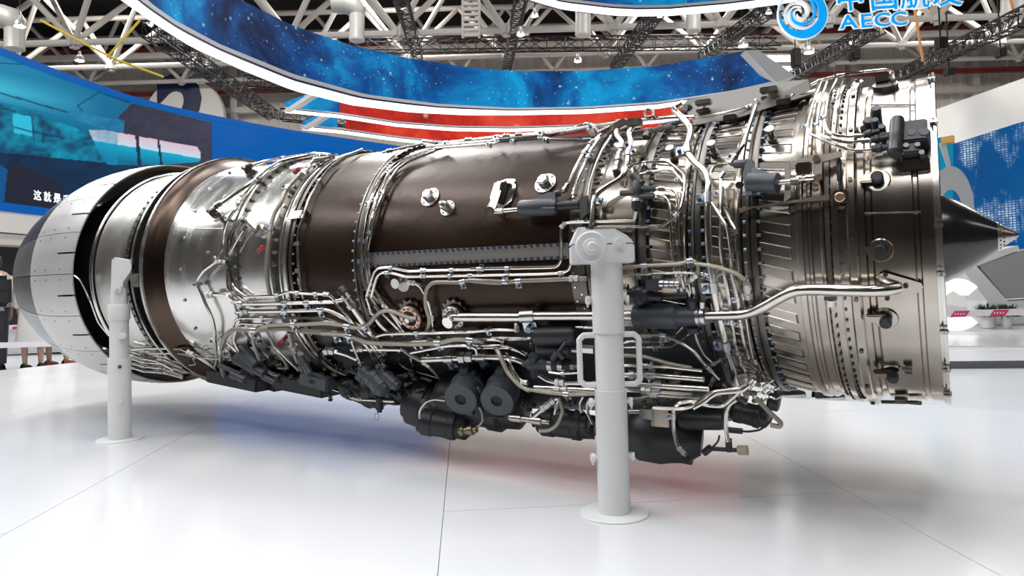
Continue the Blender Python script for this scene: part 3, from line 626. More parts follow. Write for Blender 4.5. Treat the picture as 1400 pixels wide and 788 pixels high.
def segp(mb, a, b, w, profile, n=16):
    r = px2m(w, a) / 2; mb.rev(a, b, [(t, q * r) for t, q in profile], n)
def disc_on(mb, u, v, w, h, base=0.0, prof_=None, n=20, tip=None):   # a boss standing on the skin
    q = on(u, v, base); nrm = radial(q); r = px2m(w, q) / 2
    mb.rev(q - nrm * .004, q + nrm * h, prof_ and [(t, s_ * r) for t, s_ in prof_] or [(0, r), (1, r)], n)
    return q, nrm, r
def hexes(mb, q, nrm, r, n, s_, h, a0=0):
    x = nrm.orthogonal().normalized(); y = nrm.cross(x)
    for i in range(n):
        a = 2 * math.pi * i / n + a0; c = q + (x * math.cos(a) + y * math.sin(a)) * r
        mb.cyl(c, c + nrm * h, s_, n=6)
# dark gearbox cowl that carries the accessories under the belly
def cowl(mb):
    A = [(-32, -.01), (-38, .012), (-48, .022), (-56, .03), (-63, .055), (-72, .10), (-84, .125), (-96, .12), (-106, .07), (-112, -.01)]
    rows = []
    for x, k in ((-2.16, -.05), (-2.15, .5), (-2.05, .75), (-1.9, .9), (-1.6, 1), (-1.2, 1), (-.9, 1), (-.70, .95), (-.60, .7), (-.57, -.05)):
        rows.append([pol(x, d, prof(x) + (o * k if k > 0 else -.02)) for d, o in A])
    mb.grid(rows)
dev('gearbox_cowl', GREY2, cowl)
# lobed housings hanging from the cowl
def lobe(name, a, b, w, pr, m=GREY2, n=18, subs=()):
    return dev(name, m, lambda mb: segp(mb, a, b, w, pr, n), subs=subs)
DRUM = [(0, .55), (.04, .80), (.10, .86), (.12, 1), (.30, 1), (.32, .93), (.62, .93), (.64, 1.0), (.76, 1.0), (.80, .84), (.95, .78), (1, .5)]
lobe('oil_pump', at_y(556, 545, -.30), at_y(648, 580, -.24), 62, DRUM)
lobe('oil_pump', at_y(572, 575, -.36), at_y(640, 586, -.30), 38, DRUM)
lobe('oil_filter', at_y(590, 590, -.34), at_y(578, 540, -.30), 40, DRUM)
lobe('gear_drive', at_y(500, 535, -.30), at_y(560, 530, -.30), 44, DRUM)
lobe('gear_drive', at_y(600, 540, -.26), at_y(720, 560, -.22), 70, DRUM)
lobe('gear_drive', at_y(735, 575, -.30), at_y(815, 585, -.28), 40, DRUM)
lobe('generator', at_y(760, 570, -.36), at_y(806, 578, -.36), 26, DRUM)
lobe('gear_drive', at_y(470, 525, -.26), at_y(525, 548, -.26), 34, DRUM)
lobe('coupling', at_y(628, 590, -.40), at_y(652, 588, -.40), 13, [(0, .7), (.1, 1), (.3, 1), (.32, .7), (.5, .7), (.52, 1), (.8, 1), (.82, .6), (1, .6)], mat('brass_fitting', (.30, .23, .15), .35, .9))
lobe('coupling', at_y(697, 571, -.40), at_y(752, 578, -.40), 11, [(0, .8), (.1, 1), (.3, 1), (.32, .75), (.55, .75), (.57, 1), (.8, 1), (.82, .6), (1, .6)], FLANGE)
# two grey canister pumps with a round recess
def canister(p, label):
    d = Vector((.20, -.88, -.40)).normalized(); r = px2m(47, p) / 2; back = p - d * .115
    o = dev('canister_pump', GREY, lambda mb: mb.rev(back, p, [(0, r * .93), (.25, r * .93), (.28, r * 1.05), (.36, r * 1.05), (.39, r * .96), (.93, r), (.97, r), (1, r * .985), (1, r * .36), (.9, r * .34)], 40, cap=False), label=label)
    MB().cyl(p - d * .014, p - d * .008, r * .37, n=24).build('recess', BLACK, o)
    x = d.orthogonal().normalized(); s_ = MB()
    up = (UP - d * UP.dot(d)).normalized(); side = d.cross(up)
    R = Matrix((side, up, d)).transposed()
    s_.box(p - d * .02 - up * r * 1.05 - side * r * .35, (r * .35, r * .35, .02), R); s_.box(back + d * .03 + up * r * 1.05, (r * .5, r * .5, .035), R); s_.box(back + d * .03 + up * r * .9 - side * r * .5, (r * .3, r * .3, .03), R)
    pieces(s_, 'lug', GREY, o)
    s_ = MB(); s_.rev(back - d * .06, back, [(0, r * .5), (.4, r * .7), (1, r * .93)], 20); s_.build('rear_cone', GREY2, o)
canister(at_y(629.5, 547, -.43), 'left grey canister pump'); canister(at_y(679, 549, -.43), 'right grey canister pump')
# electronics boxes under the turbine casing
def hang_box(name, u0, v0, u1, v1, hpx, dy, Y, m=GREY2, bev=.006):
    a = at_y(u0, v0, Y); b = at_y(u1, v1, Y); x = (b - a).normalized(); y = Vector((0, 1, 0)); y = (y - x * y.dot(x)).normalized(); z = x.cross(y)
    R = Matrix((x, y, z)).transposed(); h = px2m(hpx, a)
    return dev(name, m, lambda mb: mb.box((a + b) / 2 + y * dy / 2, ((b - a).length, dy, h), R, bevel=bev)), R, (a + b) / 2
hang_box('control_box', 281, 514, 350, 528, 18, .2, -.30); hang_box('control_box', 372, 522, 440, 535, 20, .2, -.30); hang_box('control_box', 345, 520, 375, 530, 14, .2, -.22)
o, R_, c_ = hang_box('sensor_box', 408, 517, 446, 528, 18, .05, -.42, GREY)
mb = MB(); ring = [c_ + R_ @ Vector((.014 * math.cos(a), -.0015, .006 * math.sin(a))) for a in np.linspace(0, 6.283, 20)[:-1]]
mb.tube(ring, .0012, 6, closed=True); mb.tube([c_ + R_ @ Vector(q) for q in ((-.006, -.0015, -.003), (-.002, -.0015, .003), (.002, -.0015, -.001), (.008, -.0015, .004))], .0011, 6); mb.build('emblem', BLACK, o)
dev('sensor_plug', GREY, lambda mb: (seg(mb, at_y(414, 494, -.43), at_y(424, 512, -.43), 10), seg(mb, at_y(411, 490, -.43), at_y(416, 498, -.43), 12)))
def lumps(mb):
    for (a, b, w) in (((330, 478), (352, 500), 20), ((322, 490), (350, 508), 14), ((340, 500), (362, 512), 14), ((318, 512), (336, 520), 12), ((300, 500), (330, 512), 7), ((360, 515), (376, 524), 9)):
        seg(mb, at_y(*a, -.40), at_y(*b, -.40), w, w * .85, 10)
dev('nozzle_pump', GREY, lumps)
def gvalve(mb):
    for (a, b, w) in (((495, 505), (520, 530), 22), ((508, 512), (528, 536), 30), ((490, 512), (500, 520), 16), ((518, 502), (530, 518), 14), ((526, 512), (545, 530), 18)):
        segp(mb, at_y(*a, -.41), at_y(*b, -.41), w, DRUM, 12)
    for (u, v) in ((491, 503), (492, 513), (497, 522), (515, 500), (524, 499)): seg(mb, at_y(u, v, -.43), at_y(u + 3, v + 4, -.43), 6)
dev('fuel_control_valve', GREY, gvalve)
dev('drain_plug', GREY2, lambda mb: (seg(mb, at_y(519, 545, -.36), at_y(519, 560, -.36), 11), seg(mb, at_y(519, 560, -.36), at_y(519, 564, -.36), 7), mb.tube([at_y(515 + 3 * math.cos(a), 570 + 5 * math.sin(a), -.36) for a in np.linspace(0, 6.28, 12)[:-1]], .001, 5, closed=True)))
mb = MB()
for _ in range(80):     # small bodies, brackets and plugs crowding the underside
    u = random.uniform(310, 800); v = 500 + (u - 310) * .15 + random.uniform(-26, 18); Y = -.37 + random.uniform(-.03, .03)
    a = at_y(u, v, Y); b = a + Vector((random.uniform(-1, 1), random.uniform(-.4, .4), random.uniform(-.7, .7))).normalized() * random.uniform(.02, .045)
    mb.rev(a, b, [(0, .006), (.1, .009), (.5, .009), (.55, .006), (.9, .006), (.92, .010), (1, .010)], 8)
mb.build('small_fittings', GREY2, ENG, kind='stuff')
mb = MB()
for _ in range(40):
    u = random.uniform(860, 1050); v = 510 + random.uniform(-10, 50); Y = -.40 + random.uniform(-.03, .03)
    a = at_y(u, v, Y); b = a + Vector((random.uniform(-1, 1), random.uniform(-.4, .4), random.uniform(-.7, .7))).normalized() * random.uniform(.015, .035)
    mb.rev(a, b, [(0, .004), (.1, .007), (.5, .007), (.55, .005), (.9, .005), (.92, .008), (1, .008)], 8)
mb.build('small_fittings', DARKST, ENG, kind='stuff')
# dark valves beside and behind the right post
dev('bleed_valve', GREY, lambda mb: (segp(mb, pp('N', 235, 258, .05), pp('N', 540, 260, .05), 34, [(0, .55), (0, .9), (.16, .92), (.17, 1.02), (.30, 1.02), (.34, 1), (.92, 1), (.96, .85), (1, .75)], 24), segp(mb, pp('N', 520, 262, .05), pp('N', 680, 262, .05), 27, [(0, .8), (.05, 1), (.95, 1), (1, .9)], 20)),
    subs=(('clamp_collar', CLAMP, lambda mb: (segp(mb, pp('N', 668, 262, .05), pp('N', 722, 258, .05), 29, [(0, .7), (0, 1), (.35, 1), (.38, .8), (.6, .8), (.62, .95), (1, .9), (1, .5)], 24), mb.cyl(pp('N', 690, 160, .06), pp('N', 690, 200, .06), .008))), ('sensor_boss', GREY2, lambda mb: (seg(mb, pp('N', 625, 330, .07), pp('N', 630, 360, .07), 15), seg(mb, pp('N', 625, 150, .05), pp('N', 625, 215, .05), 14)))))
dev('servo_valve', GREY2, lambda mb: (segp(mb, pp('N', 190, 110, .06), pp('N', 420, 130, .06), 24, [(0, .5), (.05, .7), (.2, .75), (.22, 1), (.34, 1), (.38, .8), (.6, .85), (.64, .6), (1, .5)], 16), seg(mb, pp('N', 400, 130, .05), pp('N', 590, 120, .05), 9), segp(mb, pp('N', 250, 60, .06), pp('N', 270, 180, .06), 18, [(0, .6), (.1, 1), (.9, 1), (1, .6)])),
    subs=(('plug_box', GREY, lambda mb: mb.box(pp('N', 365, 48, .07), (.042, .03, .034), bevel=.003)), ('connector', CLAMP, lambda mb: [seg(mb, pp('N', 405 + i * 34, 42, .075), pp('N', 433 + i * 34, 42, .075), 11 - i) for i in range(4)]), ('inlet_fitting', FLANGE, lambda mb: seg(mb, pp('N', 135, 65, .06), pp('N', 190, 70, .06), 11))))
dev('fuel_metering_valve', GREY2, lambda mb: (segp(mb, pp('K', 450, 95, .06), pp('K', 730, 90, .06), 28, [(0, .6), (.04, 1), (.9, 1), (1, .7)]), segp(mb, pp('K', 460, 180, .075), pp('K', 700, 190, .075), 17, [(0, .7), (.05, 1), (.35, 1), (.4, .85), (.7, .85), (.72, 1.1), (.95, 1.1), (1, .8)], 14)),
    subs=(('fitting', CLAMP, lambda mb: (seg(mb, pp('K', 700, 190, .075), pp('K', 745, 192, .075), 9), seg(mb, pp('K', 775, 185, .075), pp('K', 850, 190, .075), 13, None, 6))),))
dev('fuel_coupler', GREY, lambda mb: (segp(mb, pp('K', 370, 285, .085), pp('K', 560, 285, .085), 17, [(0, .5), (.15, .6), (.2, 1), (.9, 1), (1, 1.05)], 16), segp(mb, pp('K', 465, 280, .085), pp('K', 690, 295, .085), 18, [(0, 1), (.3, 1.05), (.95, 1), (1, .9)], 18), seg(mb, pp('K', 440, 230, .085), pp('K', 445, 360, .085), 13)),
    subs=(('band', CLAMP, lambda mb: [seg(mb, pp('K', x, 287, .085), pp('K', x + 30, 289, .085), 21) for x in (545, 615)]), ('fitting', CLAMP, lambda mb: segp(mb, pp('K', 685, 296, .085), pp('K', 770, 298, .085), 13, [(0, 1), (.4, 1), (.42, .7), (.6, .7), (.62, 1), (1, 1)], 6)), ('rocker', GREY, lambda mb: (seg(mb, pp('K', 600, 210, .1), pp('K', 660, 130, .1), 4), seg(mb, pp('K', 570, 250, .1), pp('K', 600, 200, .1), 8), seg(mb, pp('K', 600, 200, .1), pp('K', 640, 245, .1), 8)))))
# starter and gearbox lump at the lower right
dev('starter_gearbox', GREY2, lambda mb: (segp(mb, at_y(858, 588, -.34), at_y(960, 606, -.30), 74, [(0, .45), (.05, .75), (.2, 1), (.5, 1), (.62, .9), (.85, .78), (1, .45)], 26), segp(mb, at_y(930, 575, -.36), at_y(990, 575, -.36), 26, [(0, .8), (.1, 1), (.9, 1), (1, .9)], 18), segp(mb, at_y(900, 620, -.34), at_y(946, 628, -.34), 16, [(0, .8), (.8, 1), (1, 1)], 12), segp(mb, at_y(855, 560, -.30), at_y(1000, 550, -.28), 50, [(0, .6), (.1, 1), (.8, 1), (1, .6)], 18)),
    subs=(('flange_box', BRONZE, lambda mb: mb.box(at_y(904, 570, -.46), (.055, .03, .055), bevel=.002)), ('adapter', FLANGE, lambda mb: (mb.box(at_y(885, 566, -.47), (.04, .03, .03), bevel=.003), seg(mb, at_y(860, 563, -.47), at_y(890, 563, -.47), 6))),
          ('drain_valve', GREY2, lambda mb: (seg(mb, at_y(996, 600, -.42), at_y(997, 618, -.42), 9), seg(mb, at_y(974, 614, -.42), at_y(1010, 616, -.42), 6), seg(mb, at_y(962, 620, -.42), at_y(972, 612, -.42), 10))), ('knurled_cap', mat('tan_cap', (.42, .34, .25), .5), lambda mb: seg(mb, at_y(1009, 616, -.42), at_y(1022, 616, -.42), 13, None, 18)), ('cable_plug', GREY2, lambda mb: seg(mb, at_y(995, 588, -.42), at_y(1015, 590, -.42), 8))))
lobe('air_starter', at_y(1000, 560, -.28), at_y(1052, 574, -.28), 32, DRUM); lobe('oil_cap', at_y(1050, 548, -.32), at_y(1066, 552, -.32), 24, [(0, .8), (.2, 1), (.9, 1), (1, .8)])
# grey push-rod actuator on the duct and its lever
def act1(mb): segp(mb, pp('I', 345, 665, .045), pp('I', 600, 655, .045), 23, [(0, .45), (.03, .9), (.08, 1), (.88, 1.02), (.92, .9), (1, .8)], 20)
dev('duct_actuator', GREY, act1, subs=(('fin', GREY, lambda mb: mb.prism([pp('I', 400, 615, .05), pp('I', 540, 555, .05), pp('I', 585, 560, .05), pp('I', 590, 620, .05)], (0, .012, 0))), ('side_rib', GREY, lambda mb: seg(mb, pp('I', 500, 668, .068), pp('I', 585, 668, .068), 5)),
    ('tail_bracket', GREY2, lambda mb: (seg(mb, pp('I', 590, 650, .045), pp('I', 750, 640, .04), 13), mb.prism([pp('I', 740, 610, .05), pp('I', 795, 575, .05), pp('I', 800, 700, .05), pp('I', 760, 740, .05)], (0, .02, 0)), seg(mb, pp('I', 590, 570, .05), pp('I', 620, 560, .05), 9))), ('push_rod', PIPE, lambda mb: seg(mb, pp('I', 175, 690, .045), pp('I', 350, 670, .045), 6.5)), ('rod_end', FLANGE, lambda mb: (mb.rev(pp('I', 145, 685, .062), pp('I', 145, 685, .036), [(0, .016), (1, .016)], 16), segp(mb, pp('I', 160, 688, .045), pp('I', 240, 682, .045), 10, [(0, .9), (.4, .6), (.5, 1), (1, 1)], 8)))))
def plate_on(mb, pts, th, base=.002):
    P = [pp('I', x, y, base) for x, y in pts]; c = sum(P, Vector()) / len(P); mb.prism(P, radial(c) * th)
dev('lever_plate', FLANGE, lambda mb: plate_on(mb, [(150, 600), (180, 500), (260, 470), (320, 470), (325, 520), (295, 620), (240, 660), (190, 655)], .004), subs=(('lever', FLANGE, lambda mb: mb.prism([pp('I', 155, 600, .03), pp('I', 170, 510, .03), (pp('I', 200, 480, .03)), pp('I', 235, 490, .03), pp('I', 215, 570, .03), pp('I', 170, 700, .045), pp('I', 125, 690, .045), pp('I', 128, 650, .045)], (0, .008, 0))), ('pivot_block', DARKST, lambda mb: mb.box(pp('I', 245, 565, .012), (.035, .03, .075), Matrix.Rotation(.3, 3, 'Y'), bevel=.004)), ('bolt', BOLT, lambda mb: [mb.cyl(pp('I', x, y, .003), pp('I', x, y, .010), .004, n=6) for x, y in ((160, 590), (190, 640), (270, 640), (310, 560), (315, 490), (250, 485))])))
def plug(u, v, w, label=None, sq=True, knob=False):
    mb = MB(); q, nrm, r = disc_on(mb, u, v, w, .004); o = mb.build('inspection_plug', FLANGE, ENG)
    s_ = MB(); s_.rev(q, q + nrm * (.030 if sq else .035), [(0, r * .55), (.7, r * .55), (.8, r * .5), (1, r * .45)], 6 if sq else 14)
    if knob: s_.rev(q + nrm * .03, q + nrm * .05, [(0, r * .3), (.6, r * .3), (.7, r * .2), (1, r * .2)], 10)
    s_.build('cap', BRIGHT if not knob else FLANGE, o); s_ = MB(); hexes(s_, q + nrm * .003, nrm, r * .8, 6, .0035, .004); s_.build('screws', BOLT, o, kind='stuff')
plug(588.5, 270, 29); plug(612.5, 285, 23, sq=False, knob=True); plug(746, 251, 32)
def port(u, v, w, ringm, name):
    mb = MB(); q, nrm, r = disc_on(mb, u, v - 4, w, .010); hexes(mb, q, nrm, r * 1.02, 12, r * .16, .012); o = mb.build(name, DARKST, ENG)
    s_ = MB(); x = q + nrm * .012 - UP * .012; s_.rev(x, x + nrm * .014, [(0, r * .95), (.8, r * .95), (1, r * .9), (1, r * .62), (0, r * .60)], 28, cap=False); s_.build('ring', ringm, o)
    s_ = MB(); s_.cyl(x, x + nrm * .004, r * .62, n=24); s_.build('cavity', BLACK, o); s_ = MB(); hexes(s_, x + nrm * .012, nrm, r * .78, 12, .0035, .005); s_.build('screws', DARKST, o, kind='stuff')
    return o, x, nrm, r
o, x_, n_, r_ = port(565, 431, 37, COPPER, 'igniter_port'); MB().rev(x_, x_ + n_ * .03, [(0, .014), (.5, .014), (.6, .01), (1, .01)], 10).build('igniter', CLAMP, o)
o, x_, n_, r_ = port(624, 430, 36, FLANGE, 'bleed_port'); MB().rev(x_ + n_ * .005, x_ + n_ * .05, [(0, r_ * .6), (.5, r_ * .55), (1, r_ * .45)], 20).build('elbow', PIPE, o)
dev('duct_fitting', FLANGE, lambda mb: disc_on(mb, 552, 388, 22, .006), subs=(('elbow_cap', BRIGHT, lambda mb: disc_on(mb, 547, 386, 14, .03)),))
# oil filler on top of the pipe bundle left of the duct flange
dev('line_valve', FLANGE, lambda mb: (segp(mb, pp('G', 150, 350, .06), pp('G', 215, 450, .06), 14, [(0, .9), (.35, 1), (.4, .85), (.7, .85), (.72, 1.1), (1, 1)], 14)), subs=(('cap', GREY2, lambda mb: segp(mb, pp('G', 125, 315, .06), pp('G', 160, 358, .06), 15, [(0, .8), (.2, 1), (.9, 1), (1, .8)], 10)), ('neck', PIPE, lambda mb: (seg(mb, pp('G', 100, 402, .05), pp('G', 150, 395, .055), 6), seg(mb, pp('G', 210, 450, .06), pp('G', 330, 620, .05), 8)))))
# turbine casing bits
def tvalve(k, x, y, s_):
    return dev('purge_valve', DARKST, lambda mb: (segp(mb, pp(k, x, y, .005), pp(k, x, y, .045), s_, [(0, 1), (.3, 1), (.35, .6), (.7, .6), (.75, .9), (1, .9)], 8), seg(mb, pp(k, x - 35, y - 15, .03), pp(k, x + 35, y + 12, .03), s_ * .6, None, 6), seg(mb, pp(k, x, y - 35, .03), pp(k, x + 10, y + 30, .03), s_ * .45, None, 6)), subs=(('valve_base', FLANGE, lambda mb: disc_on(mb, *pt(k, x + 25, y + 15), s_ * 1.5, .006)),))
tvalve('C', 550, 500, 12); tvalve('C', 785, 210, 12)
dev('sensor_bracket', FLANGE, lambda mb: mb.box(pp('C', 860, 615, .02), (.05, .025, .03), Matrix.Rotation(-.6, 3, 'Y'), bevel=.003), subs=(('sensor', PIPE, lambda mb: seg(mb, pp('C', 790, 560, .03), pp('C', 840, 610, .03), 6)),))
for (k, x, y) in (('C', 1115, 212), ('C', 872, 740), ('E', 622, 132)):
    dev('red_cap', RED, lambda mb: (segp(mb, pp(k, x - 18, y + 18, .02), pp(k, x + 14, y - 13, .036), 7, [(0, .8), (.1, 1), (.35, 1), (.4, .8), (.6, .8), (.62, 1), (.9, 1), (1, .7)], 10)), label='small red protective cap')
dev('fuel_line_joint', FLANGE, lambda mb: segp(mb, pp('C', 1150, 240, .03), pp('C', 1195, 180, .03), 8, [(0, 1), (.3, 1), (.35, .8), (.6, .8), (.62, 1), (1, 1)], 10))
dev('mount_bracket', BRONZE, lambda mb: mb.prism([pp('C', 1040, 545, .025), pp('C', 1130, 530, .025), pp('C', 1150, 480, .025), pp('C', 1075, 490, .025)], (0, .03, 0)))
mb = MB()
for (k, x, y) in (('C', 425, 485), ('C', 528, 335), ('C', 355, 668), ('C', 630, 388), ('C', 660, 225), ('D', 330, 90), ('D', 355, 300), ('D', 428, 490), ('D', 588, 78), ('C', 510, 765), ('C', 200, 610), ('D', 200, 385), ('D', 98, 415), ('C', 520, 200), ('C', 150, 585)):
    q = pp(k, x, y, 0); mb.rev(q, q + radial(q) * .008, [(0, .008), (.3, .008), (.35, .004), (.8, .004)], 8)
mb.build('casing_screws', FLANGE, ENG, kind='stuff')
dev('patch_edge', BRONZE, lambda mb: mb.tube([pp('C', x, 603, .001) for x in np.linspace(415, 640, 8)], .0015, 5))
# smaller bodies on the compressor section
dev('vent_valve', GREY2, lambda mb: (segp(mb, pp('M', 262, -40, .05), pp('M', 250, 190, .05), 15, [(0, .7), (.1, 1), (.5, 1), (.55, .85), (.62, .85), (.65, 1.05), (.9, 1.05), (1, .6)], 14), seg(mb, pp('L', 225, 640, .055), pp('L', 280, 700, .05), 12), seg(mb, pp('M', 140, 70, .05), pp('M', 240, 70, .05), 8, None, 8), seg(mb, pp('M', 270, 40, .05), pp('M', 375, 40, .045), 8, None, 8), seg(mb, pp('M', 270, 95, .05), pp('M', 370, 90, .045), 8, None, 8)), subs=(('band', FLANGE, lambda mb: seg(mb, pp('M', 255, 115, .05), pp('M', 253, 135, .05), 17)), ('outlet', FLANGE, lambda mb: seg(mb, pp('M', 245, 190, .05), pp('M', 235, 240, .04), 7))))
for (k, x, y) in (('L', 500, 520), ('L', 775, 490), ('L', 1165, 400)):
    q = pp(k, x, y + 10, 0); nr = radial(q)
    dev('borescope_plug', DARKST, lambda mb: mb.rev(q, q + nr * .045, [(0, .013), (.3, .013), (.35, .009), (.7, .009), (1, .011)], 12), subs=(('head', FLANGE, lambda mb: mb.rev(q + nr * .04, q + nr * .050, [(0, .014), (.8, .014), (1, .012)], 16)),))
dev('union_elbow', DARKST, lambda mb: (seg(mb, pp('I', 1000, 420, .04), pp('I', 1005, 375, .04), 10, None, 6), seg(mb, pp('I', 995, 410, .04), pp('I', 1010, 440, .02), 12, None, 6)))
dev('harness_plug', DARKST, lambda mb: (segp(mb, pp('L', 300, 350, .05), pp('L', 480, 310, .05), 10, [(0, 1), (.3, 1), (.32, .7), (.5, .7), (.52, 1), (.7, 1), (.72, .6), (1, .6)], 10), seg(mb, pp('L', 315, 385, .04), pp('L', 330, 335, .05), 12)))
dev('thermocouple', FLANGE, lambda mb: (seg(mb, pp('L', 250, 500, .01), pp('L', 280, 470, .04), 9, None, 8), seg(mb, pp('L', 265, 510, .01), pp('L', 300, 500, .03), 8, None, 8)))
# top mount beam and its clamps
def beam(mb):
    P = [on(*pt('L', 560, 170), .03), on(*pt('L', 590, 130), .07), on(*pt('L', 760, 95), .07), on(*pt('P', 200, 110), .07), on(*pt('P', 415, 92), .07), on(*pt('P', 440, 190), .02), on(*pt('L', 900, 260), .01), on(*pt('L', 640, 300), .01)]
    mb.prism(P, (0, .05, .0))
dev('top_mount_beam', mat('taupe_paint', (.24, .22, .20), .5), beam)
for (k, x, y) in (('L', 700, 150), ('L', 1140, 65)):
    dev('pipe_saddle', FLANGE, lambda mb: (mb.box(pp(k, x, y, .07), (.05, .03, .018), bevel=.003), seg(mb, pp(k, x, y, .07), pp(k, x, y + 60, .03), 4), mb.box(pp(k, x, y + 55, .04), (.045, .03, .012), bevel=.003)))
dev('saddle_block', DARKST, lambda mb: (mb.box(pp('L', 880, 255, .02), (.04, .03, .02), bevel=.003), mb.box(pp('L', 1240, 150, .02), (.04, .03, .02), bevel=.003)))
dev('air_scoop', GREY2, lambda mb: segp(mb, pp('L', 570, 190, .05), pp('L', 640, 215, .03), 16, [(0, .8), (.3, 1), (1, .5)]))
dev('lifting_eye', DARKST, lambda mb: (mb.tube([pp('L', 332 + 30 * math.cos(a), 222 + 28 * math.sin(a), .06) for a in np.linspace(0, 6.28, 18)[:-1]], .0045, 8, closed=True), mb.prism([pp('L', 290, 265, .05), pp('L', 312, 235, .06), pp('L', 352, 235, .06), pp('L', 390, 260, .05)], (0, .012, 0))))
dev('pipe_junction', FLANGE, lambda mb: (mb.box(pp('I', 1030, 100, .05), (.05, .03, .025), Matrix.Rotation(-.3, 3, 'Y'), bevel=.004), mb.box(pp('I', 1120, 90, .05), (.05, .03, .028), bevel=.004), seg(mb, pp('I', 880, 160, .03), pp('I', 960, 120, .04), 8, None, 6)))
# guide-vane actuator, its frame and linkage
dev('vane_actuator', GREY, lambda mb: (segp(mb, pp('L', 1010, 690, .06), pp('L', 1205, 690, .06), 27, [(0, 1.05), (.15, 1.05), (.3, 1.0), (.8, 1.0), (.85, 1.03), (.97, 1.0), (1, .6)], 22), mb.prism([pp('L', 960, 640, .07), pp('L', 985, 535, .07), pp('L', 1015, 530, .07), pp('L', 1025, 770, .07), pp('L', 985, 775, .07)], (0, .05, 0)), segp(mb, pp('L', 905, 565, .06), pp('L', 990, 560, .06), 12, [(0, .8), (.1, 1), (1, 1)], 12), mb.prism([pp('L', 1020, 585, .07), pp('L', 1140, 620, .075), pp('L', 1190, 640, .075), pp('L', 1020, 700, .075)], (0, .02, 0))), subs=(('rod', BRIGHT, lambda mb: seg(mb, pp('L', 1205, 688, .06), pp('L', 1300, 680, .06), 7)), ('rod_nut', PIPE, lambda mb: seg(mb, pp('L', 1290, 682, .06), pp('L', 1345, 676, .06), 11, None, 6)), ('mount_bolt', DARKST, lambda mb: seg(mb, pp('L', 938, 705, .085), pp('L', 945, 706, .06), 10, None, 12))))
FR = mat('bronze_bracket', (.17, .145, .125), .36, .85, noise=.2, nscale=10)
dev('actuator_frame', FR, lambda mb: (mb.prism([pp('M', 935, 170, .045), pp('M', 1250, 140, .045), pp('M', 1379, 110, .045), 0 or pp('Q', 560, 175, .03), pp('Q', 560, 215, .03), pp('Q', 330, 232, .035), pp('Q', 40, 268, .045), pp('M', 940, 205, .045)], (0, .012, 0)), mb.prism([pp('L', 1075, 555, .045), pp('L', 1280, 548, .045), pp('L', 1285, 788, .045), pp('M', 1240, 130, .045), pp('M', 1245, 20, .045), pp('L', 1245, 590, .045), pp('L', 1080, 590, .045)], (0, .012, 0)), mb.prism([pp('L', 1280, 548, .045), pp('P', 395, 620, .04), pp('P', 400, 668, .04), pp('L', 1285, 600, .045)], (0, .012, 0))))
dev('bellcrank', FR, lambda mb: (mb.prism([pp('P', 395, 605, .05), pp('P', 500, 600, .05), pp('P', 640, 575, .05), pp('P', 645, 610, .05), pp('P', 510, 650, .05), pp('P', 510, 740, .05), pp('P', 450, 760, .05), pp('P', 445, 660, .05), pp('P', 400, 655, .05)], (0, .016, 0))), subs=(('pivot', COPPER, lambda mb: [mb.cyl(pp('P', x, y, .06), pp('P', x, y, .045), .009, n=14) for x, y in ((472, 625), (490, 750))]), ('clevis', PIPE, lambda mb: (segp(mb, pp('Q', 340, 75, .055), pp('Q', 460, 65, .055), 9, [(0, 1), (.3, 1), (.35, .7), (.5, .7), (.55, 1.1), (1, 1)], 10), mb.box(pp('P', 390, 690, .045), (.04, .02, .03), bevel=.004)))))
dev('sync_ring', FR, lambda mb: mb.grid([[pol(x, d, r) for d in np.linspace(-16, 48, 30)] for x, r in ((-.250, .484), (-.250, .491), (-.262, .491), (-.262, .480))]))
dev('link_rod', GREY2, lambda mb: segp(mb, pp('Q', 625, -60, .025), pp('Q', 632, 140, .025), 7, [(0, .8), (.1, 1), (.7, 1), (.75, .7), (1, .7)], 10), subs=(('eye', COPPER, lambda mb: mb.rev(pp('Q', 630, 195, .012), pp('Q', 630, 195, .032), [(0, .013), (.9, .013), (1, .010)], 14)), ('lug', FR, lambda mb: mb.box(pp('Q', 640, 195, .006), (.035, .02, .035), bevel=.003))))
# black hydraulic block high on the inlet casing
def hyd(mb):
    segp(mb, pp('P', 1020, 350, .055), pp('P', 1000, 600, .06), 18, [(0, .6), (.03, .9), (.08, 1), (.45, 1), (.47, 1.06), (.55, 1.06), (.58, 1), (.9, 1), (.93, 1.1), (1, .9)], 18)
    a = pp('P', 1130, 480, .02); nr = radial(a); t_ = Vector((1, 0, 0)); R = Matrix((t_, nr.cross(t_), nr)).transposed()
    mb.box(a + nr * .005, (.062, .066, .05), R, bevel=.004); mb.box(pp('P', 1080, 575, .03), (.06, .03, .03), R, bevel=.003)
    for (x0, y0, x1, y1, w) in ((790, 465, 900, 440, 10), (840, 500, 960, 480, 12), (845, 560, 990, 545, 12), (900, 470, 970, 460, 9)): segp(mb, pp('P', x0, y0, .045), pp('P', x1, y1, .045), w, [(0, .8), (.15, .8), (.2, 1), (.45, 1), (.5, .75), (1, .75)], 8)
dev('hydraulic_block', GREY2, hyd, subs=(('port_cap', GREY, lambda mb: [disc_on(mb, *pt('P', x, y), w, .052, prof_=[(0, 1), (.9, 1), (1, .85)], n=8) for x, y, w in ((1120, 530, 13), (1205, 525, 15), (885, 385, 13), (880, 455, 10), (925, 495, 10))]), ('eyelet', DARKST, lambda mb: [disc_on(mb, *pt('P', x, y + 25), 7, .05, n=14) for x, y in ((1085, 580), (1160, 575), (1050, 635), (1188, 622))]), ('foot_plate', DARKST, lambda mb: mb.box(pp('P', 1130, 665, .01), (.07, .02, .03), bevel=.003))))
